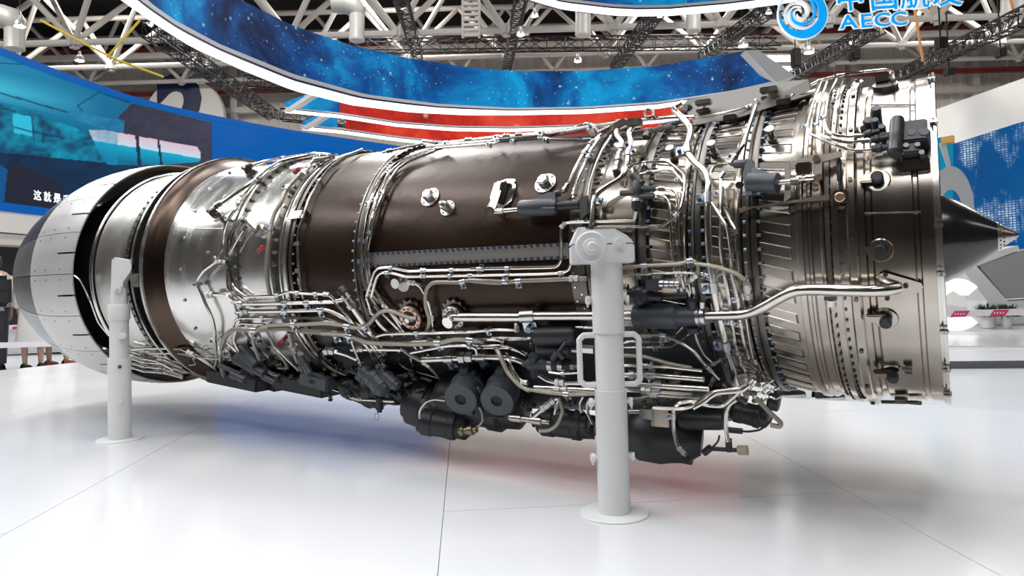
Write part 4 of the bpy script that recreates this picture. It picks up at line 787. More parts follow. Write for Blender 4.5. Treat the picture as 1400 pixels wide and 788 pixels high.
dev('top_port', DARKST, lambda mb: (disc_on(mb, *pt('P', 940, 150), 32, .012), mb.box(pp('P', 915, 90, .02), (.035, .03, .022), bevel=.002), seg(mb, pp('P', 985, 80, .02), pp('P', 985, 125, .0), 8, None, 6)))
# lugs and bosses between the strap band and the inlet casing
for (k, x, y, x0, y0) in (('Q', 885, 70, 770, 75), ('Q', 905, 555, 790, 555), ('R', 792, 285, 690, 255), ('R', 832, 592, 730, 575), ('P', 830, 400, 770, 405)):
    a = pp(k, x0, y0, .012); b = pp(k, x, y, .010); nr = radial(b)
    dev('strap_lug', BRONZE, lambda mb: (mb.box((a + b) / 2, ((b - a).length * 1.1, .022, .016), Matrix((Vector((1, 0, 0)), radial(b).cross(Vector((1, 0, 0))), radial(b))).transposed(), bevel=.003), mb.rev(b - nr * .014, b - nr * .0075, [(0, .030), (.5, .030), (1, .027)], 24)), subs=(('boss', GREY2, lambda mb: mb.rev(b, b + nr * .020, [(0, .015), (.8, .015), (1, .012)], 14)),))
for x, y, w, s_ in ((890, 560, 50, 7), (900, 580, 40, 5), (770, 745, 210, 5), (850, 730, 60, 9), (930, 748, 60, 6)): dev('drain_lug', DARKST, lambda mb: seg(mb, pp('R', x, y, .01), pp('R', x + w, y + 4, .012), s_))
q = pp('R', 850, 100, 0); nr = radial(q); T_ = Vector((1, 0, 0)); Sd = nr.cross(T_)
def tri(mb):
    c = pp('R', 860, 95, .002); P = [c + T_ * a + Sd * b for a, b in ((-.04, .036), (-.028, .042), (.052, .012), (.056, 0), (.045, -.012), (-.02, -.04), (-.035, -.036))]; mb.prism(P, nr * .008)
dev('bleed_flange', BRONZE, tri, subs=(('flange_bolt', BOLT, lambda mb: [mb.cyl(pp('R', x, y, .008), pp('R', x, y, .018), .006, n=6) for x, y in ((905, 90), (800, 160), (790, 25))]),))
for (y, s_) in ((298, 'Q'),):
    dev('weld_bead', BRONZE, lambda mb: mb.tube([pp('Q', x, 305 - (x - 800) * .03, .001) for x in np.linspace(800, 1175, 14)], .0022, 6)); dev('weld_bead', BRONZE, lambda mb: mb.tube([pp('P', x, 262, .001) for x in np.linspace(838, 1140, 14)], .0022, 6))
mb = MB()
for d in (2, -12, 35, 60, -30, -45, -60):
    for x in (-.012, -.004): mb.cyl(pol(x, d, .484), pol(x, d, .497), .006, n=8); mb.cyl(pol(x, d + 1.6, .486), pol(x, d + 1.6, .494), .004, n=8)
mb.build('rim_bolts', FLANGE, ENG, kind='stuff')
dev('pipe_bracket', CLAMP, lambda mb: (mb.cyl(pp('R', 480, 165, .02), pp('R', 480, 200, .02), .012, n=10), mb.box(pp('R', 480, 158, .03), (.03, .02, .01))))
dev('sensor_probe', FLANGE, lambda mb: segp(mb, pp('N', 990, 40, .05), pp('N', 1000, 140, .04), 13, [(0, .8), (.2, 1), (.4, 1), (.42, .8), (.6, .8), (.62, 1), (1, .9)], 12))
# ------------------------------------------------------------------ white support posts
WP = mat('white_powder_coat', (.74, .745, .75), .38, 0, spec=.4)
def post_base(t, x, y):
    z = Vector((x, y, 0))
    mb = MB(); mb.rev(z, z + UP * .006, [(0, .098), (.6, .098), (1, .095)], 48); mb.build('base_plate', WP, t)
    return z
def knob(t, p, d, s_=1.0):
    mb = MB(); mb.rev(p - d * .006, p + d * .018 * s_, [(0, .014 * s_), (.3, .014 * s_), (.35, .006 * s_), (.55, .006 * s_), (.6, .013 * s_), (1, .012 * s_)], 12)
    mb.cyl(p + d * .012 + UP * .012 * s_, p + d * .014 - UP * .02 * s_, .003 * s_, n=6)
    mb.build('locking_pin', WP, t)
# right post
t = thing('support_post', (-.835, -.584, 0), 'tall white telescopic post with side handles clamping the engine trunnion', 'post', 'engine support posts')
z = post_base(t, -.835, -.584)
def at_post(v, zz, x=-.835, y=-.584): return Vector((x, y, zz))
def zpost(u, v, y): return at_y(u, v, y).z
y0 = -.584; zA = zpost(838, 532, y0); zB = zpost(833, 455, y0); zC = zpost(830, 355, y0); zT = zpost(830, 318, y0)
MB().rev(z + UP * .006, z + UP * zA, [(0, .0455), (.985, .0455), (.99, .0465), (1, .0455)], 40).build('lower_tube', WP, t)
MB().rev(z + UP * (zA - .02), z + UP * (zB + .02), [(0, .041), (1, .041)], 40).build('middle_tube', WP, t)
MB().rev(z + UP * zB, z + UP * (zC + .01), [(0, .0455), (1, .0455)], 40).build('upper_tube', WP, t)
tw = RIGHT; fw = FWD
for s_ in (-1, 1):
    a0 = z + tw * s_ * .040; ztop = zB - .006; zbot = zA + .012
    P = [Vector((a0.x, a0.y, ztop)), a0 + tw * s_ * .032 + UP * ztop - UP * a0.z * 0, a0 + tw * s_ * .045 + UP * (ztop - .012), a0 + tw * s_ * .045 + UP * (zbot + .012), a0 + tw * s_ * .032 + UP * zbot, a0 + UP * zbot]
    P2 = [P[0]]
    for i in range(1, len(P) - 1): P2 += [P[i] + (P[i - 1] - P[i]) * .3, P[i], P[i] + (P[i + 1] - P[i]) * .12]
    MB().tube(P2 + [P[-1]], .0085, 10).build('handle', WP, t)
for (vv, s_) in ((410, 1), (410, -1), (550, 1), (550, -1), (625, 1), (625, -1)):
    p = z + UP * zpost(836, vv, y0) + tw * s_ * .044; knob(t, p, tw * s_ - fw * .15)
# clamp head: split block round the trunnion
c = z - RIGHT * .018 + UP * ((zC + zT) / 2 - .012); R = Matrix((tw, fw, UP)).transposed()
hw = .088
mb = MB(); mb.box(c + tw * .004 - UP * .012 , (hw * 2, .105, .054), R, bevel=.004); head = mb.build('clamp_head', WP, t)
mb = MB(); zt_ = c + UP * .016
mb.prism([zt_ + R @ Vector(q) for q in ((-hw + .003, -.05, .002), (-hw + .022, -.05, .042), (hw - .05, -.05, .042), (hw - .015, -.05, .022), (hw + .002, -.05, .002))], fw * .10); mb.build('clamp_cap', WP, t)
q = c + R @ Vector((-.032, -.055, .008))
mb = MB(); mb.rev(q + fw * .02, q - fw * .052, [(0, .044), (.55, .044), (.6, .040), (.60, .024), (.75, .022), (.76, .013), (.95, .013), (1, .010)], 32); mb.build('trunnion_cap', WP, t)
q = c + R @ Vector((.048, -.052, .020)); mb = MB(); mb.rev(q + fw * .03, q - fw * .02, [(0, .022), (.6, .022), (.62, .012), (1, .012)], 6); mb.build('clamp_bolt', WP, t)
q = c + R @ Vector((-.062, -.052, -.018)); mb = MB(); mb.rev(q + fw * .02, q - fw * .012, [(0, .012), (.5, .012), (.55, .006), (1, .006)], 8); mb.build('set_screw', WP, t)
q = c + R @ Vector((-.052, -.01, .052)); mb = MB(); mb.box(q, (.026, .03, .03), R, bevel=.003); mb.build('lug', WP, t)
MB().cyl(c + Vector((0, .04, 0)), c + Vector((0, .18, .005)), .022, n=20).build('trunnion', FLANGE, t)
# left post
t = thing('support_post', (-3.232, -.584, 0), 'short white telescopic post hooked to the flared rear skirt', 'post', 'engine support posts')
x1 = -3.232; z = post_base(t, x1, y0)
zs = zpost(165, 489, y0); zc_ = zpost(165, 437, y0); zc2 = zpost(165, 416, y0); ze = zpost(165, 395, y0); zt = zpost(170, 357, y0)
MB().rev(z + UP * .006, z + UP * zs, [(0, .0485), (1, .0485)], 40).build('lower_tube', WP, t)
MB().rev(z + UP * (zs - .02), z + UP * zc_, [(0, .040), (1, .040)], 40).build('upper_tube', WP, t)
MB().rev(z + UP * (zc_ - .004), z + UP * zc2, [(0, .043), (.1, .046), (.9, .046), (1, .043)], 40).build('collar', WP, t)
MB().rev(z + UP * zc2, z + UP * (ze + .004), [(0, .036), (1, .034)], 30).build('neck', WP, t)
R = Matrix((tw, fw, UP)).transposed(); b = z + UP * ze
mb = MB(); mb.prism([b + R @ Vector(q) for q in ((-.026, -.022, -.02), (.028, -.022, -.02), (.030, -.022, .03), (.062, -.022, .075), (.070, -.022, .095), (.060, -.022, .128), (-.008, -.022, .142), (-.020, -.022, .13))], fw * .044); mb.build('hook_arm', WP, t)
mb = MB(); mb.box(b + tw * .012 - fw * .03 - UP * .004, (.035, .02, .03), R, bevel=.004); mb.rev(b + tw * .012 - fw * .035, b + tw * .012 - fw * .055, [(0, .010), (1, .009)], 10); mb.build('hook_pin', WP, t)
knob(t, z + UP * zpost(170, 459, y0) + tw * .030 - fw * .026, (tw * .5 - fw).normalized(), 1.2)
knob(t, z + UP * zpost(172, 547, y0) + tw * .026 - fw * .040, (tw * .4 - fw).normalized(), .9)
MB().cyl(z + UP * zpost(172, 501, y0) + tw * .022 - fw * .036, z + UP * zpost(172, 501, y0) + tw * .026 - fw * .046, .008, n=12).build('pin_hole', DARKST, t)
MB().box(Vector((-3.14, -.53, .715)), (.06, .07, .06), bevel=.004).build('hook_block', FLANGE, t)
# ------------------------------------------------------------------ LED ribbons hung over the stand
WLED = mat('white_light_strip', (.85, .85, .85), .5, emit=(1, .99, .97), es=1.25)
NAVY = mat('navy_edge', (.006, .012, .05), .4); SILV = mat('silver_edge', (.52, .53, .55), .4)
GAL = ramp_mat('galaxy_display', 'galaxy'); REDD = ramp_mat('red_planet_display', 'red'); PALE = mat('pale_grey_panel', (.55, .54, .53), .6)
def ribbon(label, dz, us, lo, face, top, mface, split=None, mface2=None, ends=()):
    def P(u, v, d, back=0): return at_depth(u, v, d + back)
    D = [dz * FPX / (382.3 - .0282 * (u - 700) - interp(lo, u)) for u in us]
    r = thing('led_ribbon', at_depth(us[len(us) // 2], interp(lo, us[len(us) // 2]), D[len(us) // 2]), label, 'display')
    def strip(name, f0, f1, m, thick, sel=None, inset=0.0):
        ii = [i for i in range(len(us)) if sel is None or sel(us[i])]
        mb = MB(); rows = [[], [], [], []]
        for i in ii:
            a = P(us[i], f0(us[i]), D[i] + inset); b = P(us[i], f1(us[i]), D[i] + inset); bk = FWD * thick
            for k, q in enumerate((a, b, b + bk, a + bk)): rows[k].append(q)
        mb.grid([list(x) for x in zip(*rows)], closed=True)
        n = len(ii); mb.f += [(0, 1, 2, 3), tuple((n - 1) * 4 + k for k in range(4))]
        return mb.build(name, m, r)
    L_ = lambda u: interp(lo, u); F_ = lambda u: interp(face, u); T_ = lambda u: interp(top, u)
    strip('light_rim', L_, lambda u: L_(u) + (F_(u) - L_(u)) * .58, WLED, .06)
    strip('navy_stripe', lambda u: L_(u) + (F_(u) - L_(u)) * .58, lambda u: L_(u) + (F_(u) - L_(u)) * .74, NAVY, .4, inset=.02)
    strip('silver_stripe', lambda u: L_(u) + (F_(u) - L_(u)) * .74, F_, SILV, .4, inset=.02)
    if split is None: strip('screen', F_, T_, mface, .3, inset=.05)
    else:
        strip('screen', F_, T_, mface, .3, lambda u: u >= split, inset=.05); strip('screen', F_, T_, mface2, .3, lambda u: u <= split, inset=.05)
    for e in ends:
        d = D[0] if e[0][0] < 700 else D[-1]
        MB().prism([P(u, v, d - .03) for u, v in e], FWD * .3).build('end_panel', PALE, r, ang=0)
    return r
loA = [(60, -120), (120, -40), (165, 0), (215, 35), (260, 63), (330, 95), (400, 123), (480, 143), (560, 153), (640, 157), (700, 157), (800, 155), (900, 148), (970, 137), (1050, 119), (1075, 112)]
faA = [(60, -150), (120, -68), (200, 0), (240, 28), (300, 60), (400, 101), (500, 129), (600, 142), (700, 147.5), (800, 146), (900, 139), (1000, 124), (1075, 107)]
toA = [(60, -260), (150, -130), (250, -50), (330, 0), (400, 35), (480, 62), (560, 80), (640, 92), (700, 97), (800, 97), (900, 90), (1000, 73), (1020, 69), (1057, 104), (1075, 112)]
ribbon('large blue galaxy display ribbon sweeping across the top of the stand', 3.6, list(range(60, 1030, 15)) + [1030, 1045, 1057], loA, faA, [(a, b if a < 1000 else b) for a, b in toA], GAL, ends=([(1019, 69), (1036, 68), (1088, 104), (1060, 112)],))
loB = [(385, 153), (464, 161), (543, 173), (621, 179), (700, 180), (800, 177), (900, 168), (1000, 152)]
ribbon('upper red display ribbon with a blue left end', 4.3, list(range(390, 1001, 15)), loB, [(a, b - 7) for a, b in loB], [(385, 153 - 12), (440, 122), (540, 135), (700, 138), (800, 137), (1000, 115)], REDD, split=465, mface2=GAL, ends=([(386, 152), (432, 122), (440, 122), (394, 153)],))
loC = [(408, 177), (464, 182), (543, 193), (600, 199), (700, 203), (800, 200), (900, 192), (1000, 178)]
ribbon('lower red display ribbon nearest the engine top', 4.35, list(range(413, 1001, 15)), loC, [(a, b - 7) for a, b in loC], [(408, 168), (440, 155), (543, 168), (700, 178), (1000, 150)], REDD, split=472, mface2=GAL, ends=([(410, 176), (440, 157), (448, 157), (418, 177)],))
loD = [(690, -14), (729, 0), (769, 11.5), (836, 19.5), (870, 21), (914, 20.5), (993, 13.8), (1071, 4), (1130, -8)]
ribbon('white rimmed display ribbon cut by the top edge right of centre', 5.0, list(range(690, 1131, 15)), loD, [(a, b - 14) for a, b in loD], [(a, b - 60) for a, b in loD], GAL)
# ------------------------------------------------------------------ hanging sign
SB = mat('sign_blue', (.0, .22, .62), .4, emit=(.0, .36, .85), es=.75); SW = mat('sign_white', (.85, .86, .88), .4, emit=(1, 1, 1), es=.35)
sg = thing('hanging_sign', at_depth(1200, 20, 12), 'blue and white sign with swirl emblem and lettering hung at upper right', 'sign')
def sp(u, v, off=0.0): return at_depth(u, v, 12 + off)
def flat(name, me, u, v, parent, off=0.0, sx=1.0, tilt=-.045):
    c = sp(u, v, off)
    for q in me.vertices:
        x = q.co.x * sx; y = q.co.y; q.co = c + RIGHT * (x * math.cos(tilt) + y * math.sin(tilt)) + UP * (-x * math.sin(tilt) + y * math.cos(tilt)) - FWD * q.co.z
    return link(name, me, parent)
pxm = 12 / FPX
for ch, u, v, s_, sx in (('中', 1162, -1, 40, 1.0), ('国', 1208, -2, 40, 1.0), ('航', 1250, -5, 40, 1.0), ('发', 1294, -8, 40, 1.0), ('A', 1160, 31, 25, 1.35), ('E', 1184, 29.5, 25, 1.35), ('C', 1206, 28, 25, 1.3), ('C', 1229, 26.5, 25, 1.3)):
    o = flat('letter', text_mesh(ch, s_ * pxm * 1.05, .03, SW, .017), u, v, sg, .03, sx); f_ = flat('letter_face', text_mesh(ch, s_ * pxm * 1.05, .008, SB, .003), u, v, sg, -.012, sx)
    f_.parent = o; f_.location = (0, 0, 0)
    if True: f_.location = -wloc(o) if False else (0, 0, 0)
em = (1098, 19); R0 = 33
def disc(name, m, f_out, f_in, n=64, off=0.0, th=.06):
    mb = MB(); A = [sp(em[0] + f_out(a)[0], em[1] + f_out(a)[1], off) for a in np.linspace(0, 2 * math.pi, n)[:-1]]; B = [sp(em[0] + f_in(a)[0], em[1] + f_in(a)[1], off) for a in np.linspace(0, 2 * math.pi, n)[:-1]]
    rows = [A, B, [q + FWD * th for q in B], [q + FWD * th for q in A], A]; mb.grid(rows, closed=True)
    return mb.build(name, m, sg)
cs = lambda r, dx=0, dy=0: (lambda a: (dx + r * math.cos(a), dy + r * math.sin(a)))
disc('emblem_ring', SB, cs(R0), cs(R0 - 6, -5, -4)); disc('emblem_edge', SW, cs(R0 + 1.5), cs(R0 - .5), off=.02)
for j, (r0, r1, ph, w, mm) in enumerate(((26, 7, .3, 3.0, SW), (22, 6, 2.4, 3.2, SW), (17, 4, 4.4, 2.4, SW), (24, 9, 5.2, 2.6, SB), (12, 2, 1.2, 2.0, SW))):
    mb = MB(); A = []; B = []
    for t_ in np.linspace(0, 1, 30):
        r = r0 + (r1 - r0) * t_; a = ph + 4.6 * t_; ww = w * math.sin(math.pi * min(1, .12 + .88 * t_)) * .5 + .4
        A.append(sp(em[0] - 4 + (r + ww) * math.cos(a), em[1] - 2 + (r + ww) * math.sin(a), -.02 * j)); B.append(sp(em[0] - 4 + (r - ww) * math.cos(a), em[1] - 2 + (r - ww) * math.sin(a), -.02 * j))
    mb.grid([A, B, [q + FWD * .05 for q in B], [q + FWD * .05 for q in A], A]); mb.build('emblem_swirl', mm, sg)
for u in (1098, 1230): MB().cyl(sp(u, -12, .05), sp(u, -12, .05) + UP * 5, .01, n=6).build('hanging_wire', NAVY, sg)
# ------------------------------------------------------------------ left video wall
SC = [(-70, 24), (0, 61), (84, 95), (178, 128), (228, 142), (287, 155), (350, 167.5), (420, 180), (480, 189), (600, 206)]
DZ = 4.5; hz = lambda u: 382.3 - .0282 * (u - 700)
sd_ = lambda u: DZ * FPX / (hz(u) - interp(SC, u))
vw = thing('video_wall', at_depth(100, 402, sd_(100)) - UP * .9, 'curved blue video wall showing an aircraft engine, behind the nozzle at left', 'display')
ZP1 = CAM.z + DZ - .14; ZP0 = CAM.z + (402 - 276) / FPX * sd_(0); ZB0 = ZP0 - .16; ZW0 = ZB0 - .60
def base(u): q = at_depth(u, 300, sd_(u)); return Vector((q.x, q.y, 0))
def band(name, us, z0, z1, m, th=.25, fwd=0.0):
    mb = MB(); rows = []
    for u in us:
        b = base(u); n_ = (b - Vector((CAM.x, CAM.y, 0))).normalized(); b = b - n_ * fwd
        rows.append([b + UP * z0, b + UP * z1, b + UP * z1 + n_ * th, b + UP * z0 + n_ * th])
    mb.grid(rows, closed=True); n = len(us); mb.f += [(0, 1, 2, 3), tuple((n - 1) * 4 + k for k in range(4))]
    return mb.build(name, m, vw)
BL = mat('blue_led', (.0, .004, .01), .45, spec=.12, emit=(.0, .098, .40), es=1.0); BL2 = mat('blue_led_rim', (.0, .004, .01), .45, spec=.12, emit=(.0, .10, .42), es=.95)
US = list(range(-70, 601, 10)); band('top_rim', US, ZP1, CAM.z + DZ, BL2, fwd=.03); band('bottom_rim', list(range(-70, 601, 10)), ZB0, ZP0, BL2, fwd=.03)
band('white_fascia', US, ZW0 + .22, ZB0, mat('white_fascia', (.72, .70, .67), .45), .5); band('fascia_ledge', US, ZW0, ZW0 + .2, mat('cream_fascia', (.62, .59, .54), .5), .4, fwd=-.1)
bp = band('blue_panel', [u for u in range(291, 601, 10)], ZP0, ZP1, BL); MB().tube([base(u) + UP * ZP1 * 1 for u in (291, 292)], .01, 6).build('seam', NAVY, vw)
band('void_shade_sheet', US, -.3, ZW0, mat('void_shade_sheet', (.01, .01, .011), .7), .2, fwd=-.9)  # near-black sheet painted in for the shade of the passages below the wall
def lerp(a, b, t_): t_ = max(0, min(1, t_)); return tuple(x + (y - x) * t_ for x, y in zip(a, b))
rng = np.random.RandomState(3); NZ = rng.rand(64, 64)
def nz(x, y): 
    x0 = int(math.floor(x)); y0 = int(math.floor(y)); fx = x - x0; fy = y - y0; g = lambda i, j: NZ[i % 64, j % 64]
    return (g(x0, y0) * (1 - fx) + g(x0 + 1, y0) * fx) * (1 - fy) + (g(x0, y0 + 1) * (1 - fx) + g(x0 + 1, y0 + 1) * fx) * fy
def inside(x, y, poly):
    c = False; n = len(poly)
    for i in range(n):
        (x1, y1), (x2, y2) = poly[i], poly[(i + 1) % n]
        if (y1 > y) != (y2 > y) and x < (x2 - x1) * (y - y1) / (y2 - y1) + x1: c = not c
    return c
def picture(x, y):    # the film frame on the wall, laid out on a 1400 x 758 sheet
    n = nz(x / 60, y / 40) * .6 + nz(x / 18, y / 12) * .4
    c = lerp((.004, .20, .36), (.0, .11, .24), (x + y * .6) / 700)
    c = lerp(c, (.06, .52, .68), .65 * max(0, 1 - abs(y - (170 + x * .22)) / 70) * max(0, 1 - x / 420))
    if y > 225 + x * .23: c = lerp((.0, .16, .30), (.0, .035, .10), (y - 230 - x * .2) / 120)
    if inside(x, y, [(-300, 190), (60, 240), (300, 330), (420, 400), (420, 520), (-300, 480)]): c = lerp((.0, .05, .12), (.0, .30, .45), n * 1.5 - .35)
    if inside(x, y, [(50, 270), (125, 285), (130, 365), (55, 350)]): c = (.02, .42, .60)
    if inside(x, y, [(260, 258), (480, 300), (496, 315), (494, 358), (300, 300)]): c = lerp((.004, .10, .26), (.02, .25, .42), n)
    if inside(x, y, [(530, 230), (860, 312), (860, 700), (440, 470), (495, 360), (500, 300), (470, 292)]): c = lerp((.018, .020, .042), (.045, .045, .075), n)
    if y > 430 + x * .10: c = lerp((.003, .010, .03), (.0, .04, .11), n * .8)
    if inside(x, y, [(30, 480), (90, 480), (250, 560), (300, 700), (0, 700)]): c = (.010, .014, .028)
    if inside(x, y, [(355, 338), (420, 340), (640, 380), (790, 408), (803, 430), (800, 468), (640, 482), (430, 480), (390, 420)]):
        e = (y - (332 + (x - 355) * .17)) / 110
        c = lerp((.62, .42, .50), (.45, .62, .72), e * 2.2) if e < .42 else lerp((.0, .34, .52), (.0, .12, .24), (e - .42) * 1.7)
        if abs(x - 552 - (y - 400) * .08) < 7 or abs(x - 640 - (y - 430) * .12) < 5: c = (.004, .02, .05)
        if x < 470: c = lerp(c, (.0, .25, .42), n)
    for (xa, ya, xb, yb, w_) in ((0, 188, 270, 268, 4), (312, 240, 398, 186, 3), (398, 186, 520, 228, 2), (312, 240, 330, 262, 3), (-100, 60, 90, 72, 3), (0, 250, 60, 262, 3), (130, 290, 136, 380, 3), (170, 300, 174, 390, 3), (60, 330, 250, 372, 4)):
        t_ = max(0, min(1, ((x - xa) * (xb - xa) + (y - ya) * (yb - ya)) / ((xb - xa) ** 2 + (yb - ya) ** 2)))
        if math.hypot(x - xa - t_ * (xb - xa), y - ya - t_ * (yb - ya)) < w_: c = lerp(c, (.0, .03, .07), .75)
    if inside(x, y, [(-300, 480), (0, 480), (30, 500), (10, 680), (-300, 640)]): c = (.0, .07, .22)
    return c
mb = MB(); cols = []; rows = []; nv = 150
for u in np.arange(-70, 292, 1.4):
    b = base(u); row = []
    for k in range(nv):
        z_ = ZP0 + (ZP1 - ZP0) * k / (nv - 1); row.append(b + UP * z_); v_ = hz(u) - (z_ - CAM.z) / sd_(u) * FPX; cols.append(picture(u * 2.917, (v_ - 60) * 2.917))
    rows.append(row)
mb.grid(rows); me = bpy.data.meshes.new('screen'); me.from_pydata(mb.v, [], mb.f); me.update()
ca = me.color_attributes.new('picture', 'FLOAT_COLOR', 'POINT')
for i, c in enumerate(cols): ca.data[i].color = (*c, 1)
me.materials.append(vcol_mat('film_frame', 1.15)); link('screen', me, vw)
tm = mat('subtitle_white', (.8, .8, .8), .5, emit=(.85, .85, .85), es=.9)
for ch, u, v in (('这', 51.5, 268), ('就', 65, 270), ('是', 78.5, 272), ('我', 92, 274.5)):
    b = base(u); n_ = (b - Vector((CAM.x, CAM.y, 0))).normalized(); rt = Vector((n_.y, -n_.x, 0)); tx = (base(u + 6) - base(u - 6)).normalized()
    d = sd_(u); me = text_mesh(ch, 14.5 * d / FPX, .004, tm, .004); c = b + UP * (CAM.z + (hz(u) - v) / FPX * d) - n_ * .03
    for q in me.vertices: q.co = c + tx * q.co.x + UP * q.co.y - n_ * q.co.z
    link('subtitle_letter', me, vw)
# ------------------------------------------------------------------ roof structure
WS = mat('white_roof_steel', (.46, .43, .40), .5); RB = mat('red_oxide_beam', (.20, .035, .025), .6); BT = mat('black_truss', (.012, .012, .013), .5, .3)
def space_truss(y, zb, zt, x0, x1, bay, label, r=.085):
    t = thing('roof_truss', hall((x0 + x1) / 2, y, zb), label, 'truss', 'white roof trusses')
    for z_, dy in ((zb, 0), (zt, -1.2), (zt, 1.2)): MB().cyl(hall(x0, y + dy, z_), hall(x1, y + dy, z_), r * 1.15, n=8).build('chord', WS, t)
    n = int((x1 - x0) / bay)
    for i in range(n):
        xa = x0 + i * bay
        for dy in (-1.2, 1.2):
            MB().cyl(hall(xa, y, zb), hall(xa + bay / 2, y + dy, zt), r, n=7).build('strut', WS, t); MB().cyl(hall(xa + bay, y, zb), hall(xa + bay / 2, y + dy, zt), r, n=7).build('strut', WS, t)
        MB().box(hall(xa, y, zb), (.34, .34, .34), bevel=.08).build('node', WS, t)
space_truss(20, 7.6, 9.6, -18, 18, 3.0, 'white tubular roof truss nearest the stand'); space_truss(25.5, 8.6, 10.8, -21, 21, 3.5, 'white tubular roof truss midway to the far wall'); space_truss(31, 9.6, 12, -26, 26, 4.0, 'white tubular roof truss close to the far wall')
for z_, lab in ((9.35, 'lower red steel purlin along the far wall'), (11.3, 'upper red steel purlin along the far wall')): tag(hbox('purlin', -33.5, 33.5, 32.2, 32.5, z_, z_ + .2, RB), lab, 'beam', 'red roof purlins')
tag(hbox('wall_girt', -33.5, 33.5, 32.4, 32.7, 8.5, 8.75, WS), 'pale horizontal girt across the far wall', 'beam')
tag(hbox('sprinkler_pipe', -33.5, 33.5, 29.6, 29.8, 10.2, 10.42, WS), 'long white service pipe below the roof', 'pipe')
DB = hbox('trim_1', -34, 34, 32.75, 32.95, 11.7, 13.6, DECK); tag(DB, 'dark strip between far wall and roof', 'trim', kind='structure')
for x in (-21, -12.5, -4, 5, 11, 15.5, 21): hb = hbox('trim_2', x, x + .3, 32.5, 32.9, -.3, 11, WS); tag(hb, 'pale steel column of the far wall', 'column', 'wall columns', 'structure')
def box_truss(a, b, w, label, group='black lighting trusses'):
    a = Vector(a); b = Vector(b); d = (b - a); L_ = d.length; z_ = d.normalized(); x = z_.cross(UP).normalized(); y = z_.cross(x)
    t = thing('lighting_truss', (a + b) / 2, label, 'truss', group)
    C4 = [x * sx * w / 2 + y * sy * w / 2 for sx, sy in ((-1, -1), (1, -1), (1, 1), (-1, 1))]
    for c in C4: MB().cyl(a + c, b + c, w * .07, n=6).build('chord', BT, t)
    mb = MB(); n = max(3, int(L_ / (w * 1.5)))
    for i in range(n):
        p = a + d * i / n; q = a + d * (i + 1) / n
        for k in range(4):
            c0, c1 = C4[k], C4[(k + 1) % 4]; mb.cyl(p + (c0 if i % 2 else c1), q + (c1 if i % 2 else c0), w * .04, n=5); mb.cyl(p + c0, p + c1, w * .035, n=5)
    mb.build('lattice', BT, t, kind='stuff')
def ad(u, v, d): return at_depth(u, v, d)
box_truss(ad(205, 40, 14), ad(374, 158, 24), .30, 'black lighting truss slanting down beside the number sign'); box_truss(ad(480, 63, 25), ad(1065, 57, 25), .40, 'long black lighting truss across the middle of the roof')
box_truss(ad(546, -8, 16), ad(572, 78, 23.5), .28, 'black lighting truss left of the ventilation ladder'); box_truss(ad(840, 94, 26), ad(902, 10, 16), .28, 'black lighting truss right of centre above the blue ribbon')
box_truss(ad(960, 78, 25), ad(1060, 6, 15), .28, 'black lighting truss ending beside the swirl emblem'); box_truss(ad(1082, 106, 22), ad(1200, 36, 13), .26, 'black lighting truss passing under the hanging sign')
box_truss(ad(1222, 107, 20), ad(1420, 14, 11), .26, 'black lighting truss at the upper right corner'); box_truss(ad(335, 112, 23), ad(480, 122, 23), .34, 'short black lighting truss left of the red ribbons'); box_truss(ad(385, 157, 24.6), ad(500, 168, 24.6), .36, 'low black lighting truss behind the red ribbon ends')
box_truss(ad(692, 98, 26), ad(713, -5, 17), .26, 'black lighting truss right of the ventilation ladder')
LAMPE = mat('lamp_glow', (.9, .9, .88), .4, emit=(1, .93, .82), es=9); SHADE = mat('lamp_shade', (.45, .45, .44), .4, .6)
for (u, v, d, w, lab) in ((27, 36, 17, 16, 'dome lamp over the left edge of the video wall'), (109, 83, 22, 13, 'dome lamp under the white truss at left'), (205, 35, 15, 11, 'spot lamp against the white rim of the blue ribbon'), (263, 80, 20, 10, 'spot lamp halfway down the slanting truss'), (712, 48, 16.4, 12, 'lamp hanging beside the ventilation ladder'), (731, 22, 16, 11, 'lamp just left of the top right ribbon'), (902, 23, 14.5, 8, 'lamp under the rim of the top right ribbon'), (790, 84, 22, 11, 'small lamp above the middle of the blue ribbon'), (1016, 63, 20, 14, 'lamp above the right tip of the blue ribbon'), (1106, 72, 15.5, 15, 'bright lamp below the swirl emblem'), (1167, 58, 18, 12, 'lamp below the sign lettering'), (1051, 18, 13.5, 9, 'spot lamp left of the swirl emblem')):
    p = ad(u, v, d); r = w * d / FPX / 2; t = thing('high_bay_lamp', p, lab, 'lamp', 'roof lamps')
    MB().rev(p, p + UP * r * 2.0, [(0, r), (.1, r), (.45, r * .75), (.6, r * .35), (1, r * .3)], 16).build('shade', SHADE, t); MB().rev(p - UP * r * .08, p + UP * r * .15, [(0, r * .85), (1, r * .85)], 16).build('bulb', LAMPE, t); MB().cyl(p + UP * r * 2, p + UP * r * 9, r * .07, n=5).build('stem', BT, t)
DU = mat('grey_duct', (.48, .47, .45), .5, .2)
